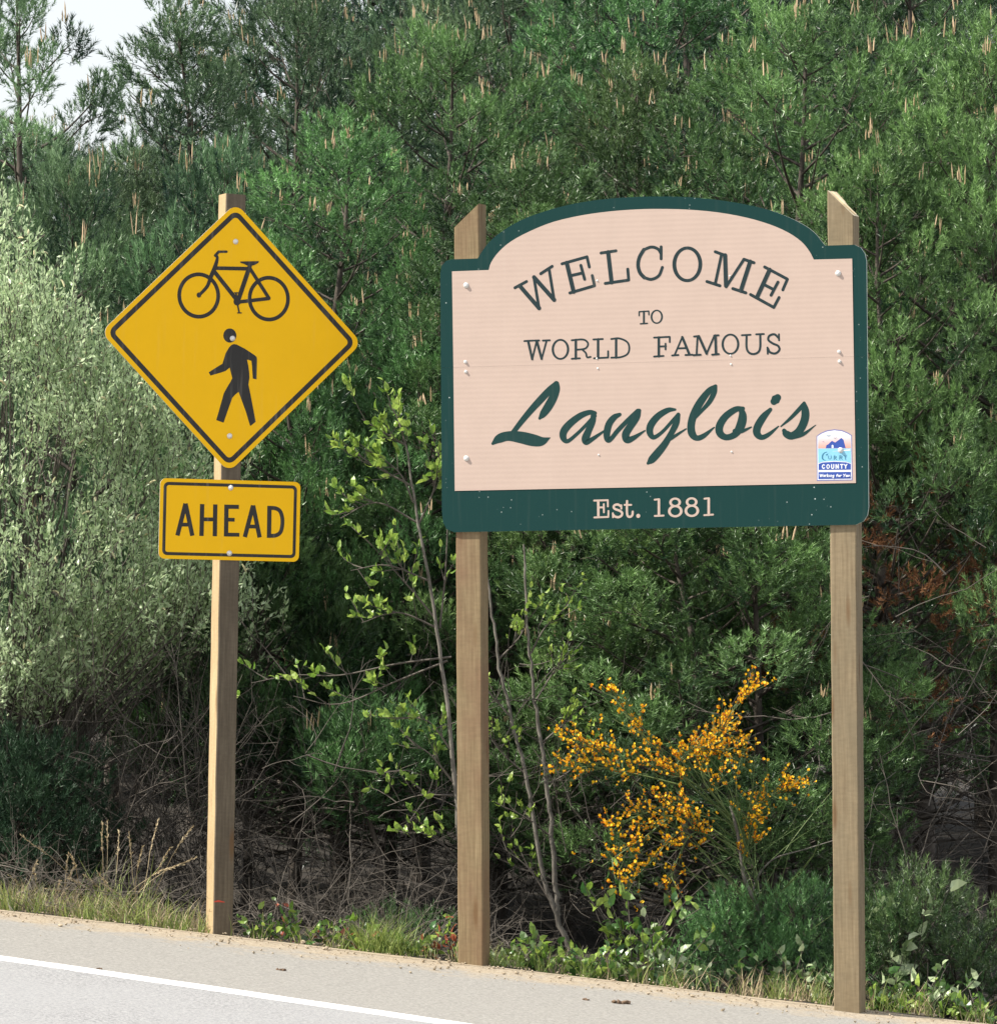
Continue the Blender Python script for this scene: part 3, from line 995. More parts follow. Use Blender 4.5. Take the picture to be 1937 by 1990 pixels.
stick([('v', [(640, 930, 8), (610, 960, 34), (590, 965, 20)]), ('v', [(610, 890, 14), (545, 915, 22), (500, 980, 34), (498, 1050, 34), (530, 1090, 22), (585, 1100, 8)])]
      + L(15, [(650, 985), (650, 1045), (680, 1070), (715, 1050), (715, 985)], [(790, 1085), (790, 985)], [(790, 988), (838, 1000), (838, 1030), (795, 1038)], [(810, 1038), (852, 1085)], [(930, 1080), (935, 980)], [(935, 982), (985, 995), (985, 1025), (935, 1032)], [(955, 1032), (1000, 1080)], [(1045, 978), (1075, 1025), (1078, 1080)], [(1075, 1025), (1105, 975)])
      + L(10, [(600, 480), (635, 470), (655, 490), (680, 470), (710, 462)], [(790, 530), (820, 545), (860, 530)], [(500, 630), (530, 622)]),
      'sticker_print', M['teal'], -0.0040, 'sticker word Curry with dark teal initial and gulls')
for bx, by, r, h in [(146, 430, 0.0165, 0.014), (1746, 378, 0.0165, 0.014), (147, 1175, 0.0165, 0.014), (1757, 1140, 0.0165, 0.014), (143, 760, 0.0105, 0.011), (145, 802, 0.0105, 0.011), (1750, 716, 0.0105, 0.011), (1752, 758, 0.0105, 0.011)] + \
        [(x, y, 0.0060, 0.005) for x, y in ((710, 410), (1280, 390), (708, 745), (712, 788), (1283, 733), (1285, 770), (716, 1160), (1288, 1147))]:
    bolt(WS.root, WS.pts(Z2, [(bx, by)])[0], r, h, -0.0026)
D = 0.018
bl = WS.loc(889, 1905, D); tl = WS.loc(882.3, 442, D); tr = WS.loc(930.7, 394.8, D)
b = bl; sl = (tl[0] - bl[0]) / (tl[1] - bl[1])
w_l = WS.loc(931, 600, D)[0] - WS.loc(882.6, 600, D)[0]
po = post(WS.root, (b[0], b[1] - 0.3 + 0.0), tl, tr[1], w_l, 0.148, D, M['wood_tan'], M['wood_cut']); po['label'] = 'reddish tan timber post with slanted top'
bl = WS.loc(1619.6, 1985, D); tl = WS.loc(1607, 369, D); tr = WS.loc(1658.7, 418, D)
w_r = WS.loc(1658.7, 600, D)[0] - WS.loc(1607.9, 600, D)[0]
po = post(WS.root, (bl[0], bl[1] - 0.3), tl, tr[1], w_r, 0.148, D, M['wood_grey'], M['wood_cut']); po['label'] = 'greyish tan timber post with splintered slanted top'
# splintered sliver on the right post top
mb = MB()
a = Vector((tl[0] + 0.018, D + 0.03, tl[1] - 0.010)); c = Vector((tl[0] + w_r + 0.004, D + 0.05, tr[1] + 0.006))
for k in range(4):
    pa = a + Vector((0.004 * k, 0.02 * k, 0.004)); pc = c + Vector((-0.012 * k, 0.022 * k, 0.003))
    mb.tube([pa, (pa + pc) / 2 + Vector((0, 0, 0.004 * k - 0.004)), pc], [0.004, 0.009, 0.003], 5)
mb.build('splinter', M['wood_cut'], WS.root)

# ------------------------------------------------------------------ yellow crossing sign
p0 = dat(418, 1783, 31.0)
YS = Board('crossing_sign', (p0.x, p0.y, g1(p0.x, p0.y)), (0, 0.027, R(18)))
tag(YS.root, 'yellow diamond bicycle and pedestrian warning sign with AHEAD plaque on timber post', 'sign')
Z1 = (180, 360, 1390 / 540)
cor = YS.pts(Z1, [(712, 98), (1334, 776), (678, 1438), (62, 734)])
cx = sum(c[0] for c in cor) / 4; cz = sum(c[1] for c in cor) / 4
side = sum(math.dist(cor[k], cor[(k + 1) % 4]) for k in range(4)) / 4 + 0.018
dia = rrect((cx, cz), side, side, 0.062, R(45))
dp = extrude(dia, 0.0, 0.005, [M['yellow'], M['alu']], 'diamond_panel', YS.root)
fl = Flat(-0.0008)
ins, wd = 0.0270, 0.0290
frame_piece(fl, rrect((cx, cz), side - 2 * ins, side - 2 * ins, 0.048, R(45)), rrect((cx, cz), side - 2 * (ins + wd), side - 2 * (ins + wd), 0.024, R(45)))
fl.build('border', M['black'], dp)
ZB = (330, 470, 1904 / 250)
strokes(YS, ZB, [('o', (428, 792), 292, 308, 56, 56), ('o', (1465, 838), 290, 305, 56, 56)]
        + [V_((680, 195, 50), (702, 240, 44), (668, 370, 62), (605, 520, 62)), V_((605, 520, 58), (562, 640, 52), (505, 715, 50), (430, 788, 44))]
        + [('s', [(672, 200), (722, 145)], 42), ('s', [(722, 143), (838, 143)], 36)]
        + L(54, [(660, 386), (1180, 396)]) + L(60, [(660, 440), (992, 860)]) + L(66, [(1175, 380), (1005, 880)]) + L(52, [(1190, 400), (1465, 830)], [(1000, 890), (1465, 836)])
        + [('d', (995, 882), 54, 58), ('d', (430, 785), 34, 38), ('s', [(1000, 920), (1026, 1045)], 24), ('s', [(1002, 1050), (1058, 1050)], 16), ('s', [(985, 860), (980, 765)], 26), ('s', [(955, 752), (1008, 752)], 16)]
        + [('p', [(1040, 288), (1315, 283), (1312, 305), (1262, 335), (1212, 352), (1205, 400), (1150, 400), (1150, 350), (1100, 325), (1045, 308)])],
        'bicycle_symbol', M['black'], dp, y0=-0.0008)
ZP = (390, 620, 1156 / 130)
strokes(YS, ZP, [('d', (503, 283), 115, 121), ('p', [(575, 430), (620, 438), (760, 510), (935, 625), (966, 655), (973, 690), (965, 1040), (900, 1028), (885, 800), (875, 718), (800, 700), (822, 800), (838, 920), (842, 1010), (825, 1130), (835, 1180), (860, 1300), (950, 1775), (862, 1845), (850, 1835), (780, 1600), (655, 1258), (600, 1300), (545, 1360), (510, 1460), (460, 1600), (395, 1790), (268, 1745), (330, 1530), (400, 1280), (460, 1170), (510, 1090), (545, 1020), (525, 940), (500, 838), (430, 895), (360, 920), (170, 975), (138, 918), (260, 840), (375, 770), (400, 690), (430, 590), (485, 495), (530, 445)])],
        'pedestrian_symbol', M['black'], dp, y0=-0.0008)
ZA = (300, 920, 1904 / 300)
pc = YS.pts(ZA, [(73, 60), (1805, 103), (1780, 1097), (50, 1045)])
pw = (math.dist(pc[0], pc[1]) + math.dist(pc[2], pc[3])) / 2; ph = (math.dist(pc[0], pc[3]) + math.dist(pc[1], pc[2])) / 2
pcx = sum(c[0] for c in pc) / 4; pcz = sum(c[1] for c in pc) / 4
pang = math.atan2(pc[1][1] - pc[0][1], pc[1][0] - pc[0][0]) * 0.5
pp = extrude(rrect((pcx, pcz), pw, ph, 0.036, pang), 0.0, 0.005, [M['yellow'], M['alu']], 'ahead_plaque', YS.root)
fl = Flat(-0.0008)
sA = YS.scale(ZA, (900, 600))
frame_piece(fl, rrect((pcx, pcz), pw - 88 * sA, ph - 88 * sA, 0.030, pang), rrect((pcx, pcz), pw - 164 * sA, ph - 164 * sA, 0.014, pang))
fl.build('border', M['black'], pp)
strokes(YS, ZA, L(54, [(384, 372), (284, 766)], [(384, 372), (468, 769)], [(589, 378), (581, 772)], [(751, 382), (745, 775)], [(889, 385), (883, 778)], [(1217, 395), (1115, 785)], [(1217, 395), (1298, 790)], [(1419, 400), (1413, 795)])
        + L(46, [(330, 632), (430, 632)], [(600, 566), (740, 568)], [(890, 570), (990, 572)], [(885, 755), (1048, 757)], [(1165, 655), (1262, 656)]) + L(50, [(885, 411), (1042, 413)])
        + L(48, [(1405, 427), (1490, 430), (1548, 465), (1576, 545), (1576, 645), (1552, 728), (1492, 766), (1405, 769)]),
        'letter', M['black'], pp, y0=-0.0008, cap='butt', label='word AHEAD in black capitals')
for zx, zy in ((715, 281), (699, 766), (685, 1254), (690, 1513), (684, 1841)):
    bolt(YS.root, YS.pts(Z1, [(zx, zy)])[0], 0.0165, 0.016, -0.0012 if zy != 766 else -0.0030)
D = 0.008
bl = YS.loc(414.5, 1835, D); tl = YS.loc(439.5, 375, D)
w_y = YS.loc(478, 600, D)[0] - YS.loc(439.5, 600, D)[0]
po = post(YS.root, (bl[0], bl[1] - 0.3), tl, tl[1] - 0.004, w_y, 0.175, D, M['wood_dark'], M['red_paint'], side=M['wood_light']); po['label'] = 'leaning square timber post with red painted top'  # front and back get the darker wood, both sides the lighter
zr = YS.loc(430, 1753, D)
fl = Flat(D - 0.0015); x0 = YS.loc(414.5, 1753, D)[0]
fl.stroke([(x0 + 0.004, zr[1]), (x0 + 0.03, zr[1] + 0.004), (x0 + 0.07, zr[1] - 0.002)], [0.006, 0.012, 0.004], 'butt')
fl.build('paint_mark', M['red_paint'], YS.root)
#VEGETATION
# ------------------------------------------------------------------ vegetation templates
def shoot_template(seed, L=0.20, n=64, ln=(0.045, 0.075), wd=0.0062):
    """bottlebrush of needles along +z"""
    r = np.random.default_rng(seed)
    z = L * r.random(n) ** 0.75
    az = r.uniform(0, 2 * math.pi, n)
    tilt = np.radians(r.uniform(28, 70, n)) * (1.05 - 0.5 * z / L)
    l = r.uniform(*ln, n)
    d = np.stack([np.sin(tilt) * np.cos(az), np.sin(tilt) * np.sin(az), np.cos(tilt)], -1)
    base = np.stack([0 * z, 0 * z, z], -1)
    q = np.cross(d, r.normal(0, 1, (n, 3))); q /= np.linalg.norm(q, axis=1)[:, None]
    a = base + q * wd / 2; b = base - q * wd / 2
    m1 = base + d * (l * 0.6)[:, None] + q * wd * 0.42
    t = base + d * l[:, None]
    V = np.stack([a, b, t], 1).reshape(-1, 3)
    return V, np.arange(3 * n).reshape(-1, 3)


SHOOT = [shoot_template(11 + i, L=0.12, n=30, ln=(0.034, 0.058), wd=0.0066) for i in range(5)]
SHOOT_C = [shoot_template(31 + i, L=0.20, n=22, ln=(0.055, 0.085), wd=0.0095) for i in range(3)]
CORE = shoot_template(71, L=0.24, n=44, ln=(0.07, 0.11), wd=0.0105)
SHOOT_F = [shoot_template(51 + i, L=0.10, n=26, ln=(0.026, 0.045), wd=0.0042) for i in range(3)]


def candle_template():
    a = np.linspace(0, 2 * math.pi, 4, endpoint=False)
    V = np.concatenate([np.stack([0.0055 * np.cos(a), 0.0055 * np.sin(a), 0 * a], -1), np.stack([0.0065 * np.cos(a), 0.0065 * np.sin(a), 0 * a + 0.6], -1), [[0, 0, 1.0]]])
    Fx = []
    for k in range(4):
        j = (k + 1) % 4
        Fx += [[k, j, j + 4], [k, j + 4, k + 4], [k + 4, j + 4, 8]]
    return V, np.array(Fx)


CANDLE = candle_template()


def leaf_template(L=1.0, wd=0.5, fold=0.12, droop=0.15):
    """pointed oval leaf along +z, folded on its midrib, facing +y"""
    V = np.array([[0, 0, 0], [0, fold * 0.3, 0.33], [0, fold * 0.1, 0.66], [0, -droop, 1.0],
                  [-wd * 0.42, fold, 0.28], [-wd * 0.38, fold * 0.7 - droop * 0.3, 0.66], [wd * 0.42, fold, 0.28], [wd * 0.38, fold * 0.7 - droop * 0.3, 0.66]]) * L
    Fx = np.array([[0, 1, 4], [1, 5, 4], [1, 2, 5], [2, 3, 5], [0, 6, 1], [1, 6, 7], [1, 7, 2], [2, 7, 3]])
    return V, Fx


LEAF = leaf_template()
WLEAF = (np.array([[0, 0, 0], [-0.19, 0.02, 0.45], [0.19, 0.02, 0.45], [0, -0.05, 1.0]]), np.array([[0, 2, 1], [1, 2, 3]]))


def bend(p, d, length, up, n=6, wob=0.03, r=None):
    """a branch path from p along d, curving towards up (z)"""
    r = r or rng
    P = [np.array(p, float)]
    d = np.array(d, float); d /= np.linalg.norm(d)
    for k in range(n):
        d = d + np.array([0, 0, up / n]) + r.normal(0, wob, 3)
        d /= np.linalg.norm(d)
        P.append(P[-1] + d * length / n)
    return np.array(P)


def along(P, t):
    s = np.concatenate([[0], np.cumsum(np.linalg.norm(np.diff(P, axis=0), axis=1))])
    u = np.asarray(t) * s[-1]
    pos = np.stack([np.interp(u, s, P[:, k]) for k in range(3)], -1)
    i = np.clip(np.searchsorted(s, u) - 1, 0, len(P) - 2)
    d = P[i + 1] - P[i]
    return pos, d / (np.linalg.norm(d, axis=1)[:, None] + 1e-9)


def pine_meshes(seed, H, rad, base, ncl=110, per=82, shoots=SHOOT, rc=0.30, dead=10, candles=0.5, needle='needle', dead_needles=0.0, sway=0.12, tint0=0.5, dead_f=0.22, top=1.0, **kw):
    """meshes of one pine, base at the origin: trunk with limbs, needle clumps, candles, (brown clumps)"""
    r = np.random.default_rng(seed)
    tr = MB(); S = []; SD = []; ST = []; C = []; BR = []; BD = []; K = []; KD = []; KS = []; KT = []
    npt = 10
    zt = np.linspace(-0.25, H - 0.15, npt)
    sw = np.cumsum(r.normal(0, sway / npt ** 0.5, (npt, 2)), 0) * np.linspace(0, 1, npt)[:, None]
    TP = np.stack([sw[:, 0], sw[:, 1], zt], -1)
    tr.tube(TP, np.linspace(0.010 * H + 0.016, 0.008, npt), 8)
    trunk_at = lambda z: np.array([np.interp(z, zt, TP[:, 0]), np.interp(z, zt, TP[:, 1]), z])
    for k in range(dead):                                   # bare dead limbs under the crown
        z = r.uniform(0.25, max(base, 0.6) + 0.5)
        a = r.uniform(0, 2 * math.pi)
        P = bend(trunk_at(z), [math.cos(a), math.sin(a), r.uniform(-0.25, 0.3)], r.uniform(0.4, 0.9) * rad, 0.25, 5, 0.14, r)
        tr.tube(P, np.linspace(0.012, 0.003, len(P)), 4)
        for q in range(3):
            p, d = along(P, [r.uniform(0.3, 0.9)])
            P2 = bend(p[0], d[0] + r.normal(0, 0.5, 3), r.uniform(0.2, 0.5), 0.1, 4, 0.15, r)
            tr.tube(P2, np.linspace(0.005, 0.0015, len(P2)), 3)
    prev = r.uniform(0, 6.28)
    for k in range(ncl):
        f = ((k + r.random()) / ncl) ** 0.9
        env = rad * ((1 - f ** 2.4) ** 0.75 * (0.70 + 0.30 * min(1, f / 0.2)) + 0.04)
        prev += 2.399 + r.normal(0, 0.35)
        u = r.uniform(0.62, 1.0) ** 0.5 * r.uniform(0.80, 1.20)
        rr = env * u
        cr = rc * r.uniform(0.7, 1.35) * (1.0 - 0.25 * f) * top
        z = base + f * (H - base - 0.3 * cr)
        out = np.array([math.cos(prev), math.sin(prev), 0.0])
        zs_ = max(z - rr * (0.55 + 0.3 * f), base * 0.5)
        t0 = trunk_at(zs_)
        c = trunk_at(z) + out * rr
        bd = c - t0; L_ = np.linalg.norm(bd) + 1e-6; bd = bd / L_
        P = catmull(np.array([t0, t0 + bd * L_ * 0.5 - np.array([0, 0, 0.08 * L_]), c]), 4)
        tr.tube(P, np.linspace(0.006 + 0.010 * L_, 0.004, len(P)), 4)
        m = max(8, int(per * (cr / rc) ** 2))
        n = r.normal(0, 1, (m, 3)) + np.array([0, 0, 0.55]); n /= np.linalg.norm(n, axis=1)[:, None]
        axis_ = bd * 0.6 + np.array([0, 0, 0.55]); axis_ /= np.linalg.norm(axis_)
        lon = (n @ axis_)[:, None] * axis_
        off = (n + lon * 0.55) * cr * r.uniform(0.6, 1.0, (m, 1)) ** 0.5 * r.normal(1, 0.09, (m, 1))
        off[:, 2] *= 0.8
        kc = max(3, int(6 * (cr / rc) ** 2))
        qn = r.normal(0, 1, (kc, 3)); qn /= np.linalg.norm(qn, axis=1)[:, None]
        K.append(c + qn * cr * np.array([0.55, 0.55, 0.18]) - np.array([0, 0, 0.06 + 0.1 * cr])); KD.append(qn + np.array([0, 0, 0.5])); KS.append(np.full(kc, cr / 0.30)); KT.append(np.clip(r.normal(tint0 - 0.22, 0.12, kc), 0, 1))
        pos = c + off - np.array([0, 0, 0.05])
        dirs = n * 0.6 + np.array([0, 0, 0.70]) + bd * 0.25 + r.normal(0, 0.18, (m, 3))
        if f < dead_f and r.random() < dead_needles:
            BR.append(pos[::2]); BD.append(dirs[::2])
            continue
        S.append(pos); SD.append(dirs)
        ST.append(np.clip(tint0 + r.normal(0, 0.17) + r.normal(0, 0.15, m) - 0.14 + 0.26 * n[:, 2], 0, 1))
        for q in range(3):
            e = pos[int(r.integers(0, m))]
            tr.tube(np.array([c - bd * cr * 0.6, (c + e) / 2, e]), [0.004, 0.003, 0.002], 3)
        if r.random() < candles * (0.25 + 0.75 * f):
            e = pos[np.argmax(off[:, 2])]
            for q in range(int(r.integers(2, 6))):
                C.append(e + np.array([r.normal(0, 0.035), r.normal(0, 0.035), 0.08 + r.normal(0, 0.02)]))
    topp = trunk_at(H - 0.15)
    k = 14
    S.append(topp + np.stack([r.normal(0, 0.05, k), r.normal(0, 0.05, k), r.uniform(-0.35, 0.02, k)], -1))
    SD.append(r.normal(0, 0.35, (k, 3)) + np.array([0, 0, 1.0])); ST.append(np.full(k, 0.6))
    if candles > 0:
        for c_ in range(4):
            C.append(topp + np.array([r.normal(0, 0.03), r.normal(0, 0.03), 0.10]))
    S = np.concatenate(S); SD = np.concatenate(SD); ST = np.concatenate(ST)
    nd = MB()
    pick = r.integers(0, len(shoots), len(S))
    for i, (TV, TF) in enumerate(shoots):
        m = pick == i
        sc = r.uniform(0.75, 1.25, m.sum())
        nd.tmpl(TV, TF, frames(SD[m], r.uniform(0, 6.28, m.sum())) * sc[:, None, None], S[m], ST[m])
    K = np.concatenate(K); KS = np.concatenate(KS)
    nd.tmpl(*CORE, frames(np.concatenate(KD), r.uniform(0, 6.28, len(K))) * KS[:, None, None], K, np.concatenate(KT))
    out = {'trunk': tr.mesh('trunk', M['bark'], True), 'crown': nd.mesh('crown', M[needle])}
    if C:
        C = np.array(C); k = len(C)
        cd = MB()
        cd.tmpl(*CANDLE, frames(r.normal(0, 0.10, (k, 3)) + np.array([0, 0, 1]), r.uniform(0, 6, k)) * np.stack([np.full(k, 0.85), np.full(k, 0.85), r.uniform(0.06, 0.15, k)], -1)[:, None, :], C, r.random(k))
        out['candles'] = cd.mesh('candles', M['candle'])
    if BR:
        BR = np.concatenate(BR); BD = np.concatenate(BD); k = len(BR)
        bd_ = MB()
        bd_.tmpl(*SHOOT[0], frames(BD + r.normal(0, 0.5, BD.shape), r.uniform(0, 6, k)), BR, r.random(k))
        out['brown_needles'] = bd_.mesh('brown_needles', M['needle_dead'])
    return out


NP = [0]
SHARED = {}
#        height, radius, crown base, clumps, clump radius, candles, tint
KINDS = [(7.0, 1.25, 1.1, 80, 0.23, 0.8, 0.52), (7.0, 1.00, 1.1, 68, 0.21, 0.55, 0.58), (7.2, 1.80, 1.2, 106, 0.25, 0.75, 0.50), (6.0, 1.30, 1.1, 74, 0.23, 0.9, 0.56),
         (4.2, 1.15, 0.8, 58, 0.22, 0.5, 0.52), (7.0, 1.50, 2.6, 70, 0.24, 0.8, 0.57), (4.6, 1.25, 0.7, 62, 0.23, 0.55, 0.54)]
def shared_pine(i):
    """one of the pine shapes that several trees share"""
    if i not in SHARED:
        h, rd_, bs, nc, rc_, cn, ti = KINDS[i]
        SHARED[i] = pine_meshes(900 + i, h, rd_, bs, ncl=nc, rc=rc_, candles=cn, tint0=ti, sway=0.22, dead=40 if i == 5 else 14)
    return SHARED[i]


def place_pine(meshes, x, y, label, rot=0.0, scale=1.0, group='pine trees behind the signs', name='pine_tree', lean=(0, 0)):
    e = empty(name, (x, y, g1(x, y) - 0.03), (lean[0], lean[1], rot))
    e.scale = (scale,) * 3
    tag(e, label, 'tree', group)
    for k, me in meshes.items():
        o = link(k, me, e)
        if k in ('crown', 'candles', 'brown_needles'):
            o['kind'] = 'stuff'
    NP[0] += 1
    return e


def pine_at(px, d, ytop, rad, base, label, seed, **kw):
    """pine whose trunk stands at view column px (1904 scale) and depth d, topping out at view row ytop"""
    x = dat(px, 1000, d).x
    zb = g1(x, d)
    H = dat(px, ytop, d).z - zb
    grp = kw.pop('group', 'pine trees behind the signs')
    if kw.pop('share', False):
        i = kw.pop('variant', (4 if seed % 2 else 6) if H < 5.2 else 2 if rad >= 1.45 else 1 if rad < 1.05 else (0 if seed % 2 else 3))
        e = place_pine(shared_pine(i), x, d, label, rot=(seed * 2.399) % 6.283, group=grp)
        e.scale = (min(1.2, max(0.82, rad / KINDS[i][1] * 1.05)),) * 2 + (H / KINDS[i][0],)
        if kw.get('needle') == 'needle_blue':
            for ch in e.children:
                if ch.name.startswith('crown'):
                    ch.material_slots[0].link = 'OBJECT'
                    ch.material_slots[0].material = M['needle_blue']
        return e
    return place_pine(pine_meshes(seed, H, rad, base, **kw), x, d, label, group=grp)


# ------------------------------------------------------------------ the pines one can tell apart
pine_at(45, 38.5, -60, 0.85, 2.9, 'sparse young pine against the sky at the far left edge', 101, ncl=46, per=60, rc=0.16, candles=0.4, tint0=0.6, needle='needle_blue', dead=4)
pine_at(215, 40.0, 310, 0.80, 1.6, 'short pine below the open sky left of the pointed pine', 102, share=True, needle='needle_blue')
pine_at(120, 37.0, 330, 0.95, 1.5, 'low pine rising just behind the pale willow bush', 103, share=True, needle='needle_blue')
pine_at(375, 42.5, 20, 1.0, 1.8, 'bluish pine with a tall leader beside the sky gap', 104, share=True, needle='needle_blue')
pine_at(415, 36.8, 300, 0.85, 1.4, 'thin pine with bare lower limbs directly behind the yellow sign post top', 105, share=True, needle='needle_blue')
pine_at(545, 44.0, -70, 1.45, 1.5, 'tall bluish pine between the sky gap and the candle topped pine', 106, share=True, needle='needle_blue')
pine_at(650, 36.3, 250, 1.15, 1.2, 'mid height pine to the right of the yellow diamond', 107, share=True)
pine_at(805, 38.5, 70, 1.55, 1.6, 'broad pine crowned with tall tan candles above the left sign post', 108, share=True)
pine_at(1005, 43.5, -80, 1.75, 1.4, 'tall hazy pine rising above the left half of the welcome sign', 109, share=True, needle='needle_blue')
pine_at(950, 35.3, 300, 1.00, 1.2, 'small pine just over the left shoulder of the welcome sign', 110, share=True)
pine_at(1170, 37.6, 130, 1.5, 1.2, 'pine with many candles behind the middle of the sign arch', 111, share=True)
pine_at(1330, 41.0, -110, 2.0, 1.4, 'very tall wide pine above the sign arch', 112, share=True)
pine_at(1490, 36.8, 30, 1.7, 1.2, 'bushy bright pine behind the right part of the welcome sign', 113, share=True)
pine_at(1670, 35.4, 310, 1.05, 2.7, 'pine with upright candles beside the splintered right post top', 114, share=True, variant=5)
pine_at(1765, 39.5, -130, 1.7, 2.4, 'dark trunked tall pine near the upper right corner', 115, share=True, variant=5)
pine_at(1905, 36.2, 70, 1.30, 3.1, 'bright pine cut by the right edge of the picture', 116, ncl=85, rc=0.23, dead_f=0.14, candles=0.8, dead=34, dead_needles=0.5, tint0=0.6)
pine_at(560, 35.2, 640, 1.0, 0.9, 'low dark pine seen between the yellow plaque and the welcome sign', 117, share=True)
pine_at(740, 35.6, 640, 1.05, 1.1, 'low pine left of the left sign post', 118, share=True)
pine_at(470, 34.6, 1010, 0.75, 0.9, 'dark low pine half hidden behind the yellow sign post', 131, ncl=50, rc=0.2, candles=0.3, tint0=0.4)
pine_at(1280, 34.0, 930, 1.4, 0.85, 'spreading low pine filling the view under the welcome sign', 119, share=True)
pine_at(1470, 34.3, 900, 1.0, 0.6, 'low dense pine under the right half of the welcome sign', 120, share=True)
pine_at(1090, 35.0, 850, 1.0, 1.1, 'low pine with brown twigs behind the left sign post', 121, share=True)
pine_at(1730, 35.6, 820, 1.05, 1.6, 'half bare pine with brown needles right of the welcome sign', 122, ncl=34, rc=0.2, dead_f=0.75, candles=0.3, dead=80, dead_needles=0.7, tint0=0.4)
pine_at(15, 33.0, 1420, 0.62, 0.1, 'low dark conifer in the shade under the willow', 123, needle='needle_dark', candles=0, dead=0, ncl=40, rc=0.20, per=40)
pine_at(1850, 31.9, 1670, 0.62, 0.08, 'young knee high pine at the right edge of the verge', 125, shoots=SHOOT_F, ncl=40, rc=0.15, per=36, dead=0, candles=0)
pine_at(1715, 31.7, 1720, 0.46, 0.06, 'young low pine just right of the right sign post', 126, shoots=SHOOT_F, ncl=26, rc=0.14, per=36, dead=0, candles=0)
pine_at(1560, 32.2, 1690, 0.42, 0.06, 'young low pine just left of the right sign post', 127, shoots=SHOOT_F, ncl=26, rc=0.14, per=36, dead=0, candles=0)
pine_at(1400, 31.9, 1710, 0.36, 0.05, 'small bright seedling pine below the orange broom', 128, shoots=SHOOT_F, ncl=20, rc=0.12, per=34, dead=0, candles=0, tint0=0.65)
pine_at(735, 33.3, 1370, 0.36, 1.0, 'short pine with a tufted drooping crown amid the bare twigs', 130, ncl=12, rc=0.20, candles=0.3, dead=6)
pine_at(760, 32.4, 1745, 0.28, 0.03, 'tiny seedling pine at the verge left of the left sign post', 129, shoots=SHOOT_F, ncl=10, rc=0.11, per=34, dead=0, candles=0)

# deeper rows: shared meshes, coarser needles, dark tint painted in for forest shade
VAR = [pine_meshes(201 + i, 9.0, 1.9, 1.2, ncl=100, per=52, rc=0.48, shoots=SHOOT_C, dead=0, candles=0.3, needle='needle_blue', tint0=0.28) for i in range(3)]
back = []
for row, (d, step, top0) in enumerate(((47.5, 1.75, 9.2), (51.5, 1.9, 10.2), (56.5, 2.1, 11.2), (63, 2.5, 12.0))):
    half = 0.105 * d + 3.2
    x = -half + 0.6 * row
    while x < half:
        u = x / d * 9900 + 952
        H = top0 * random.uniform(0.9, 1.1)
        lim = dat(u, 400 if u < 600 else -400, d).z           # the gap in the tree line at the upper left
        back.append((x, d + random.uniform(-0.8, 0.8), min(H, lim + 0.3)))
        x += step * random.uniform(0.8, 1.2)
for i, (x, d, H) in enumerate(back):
    place_pine(VAR[i % 3], x, d, 'one of the crowded background pines deep behind the front trees', rot=random.uniform(0, 6.28), scale=H / 9.0, group='crowded background pines')
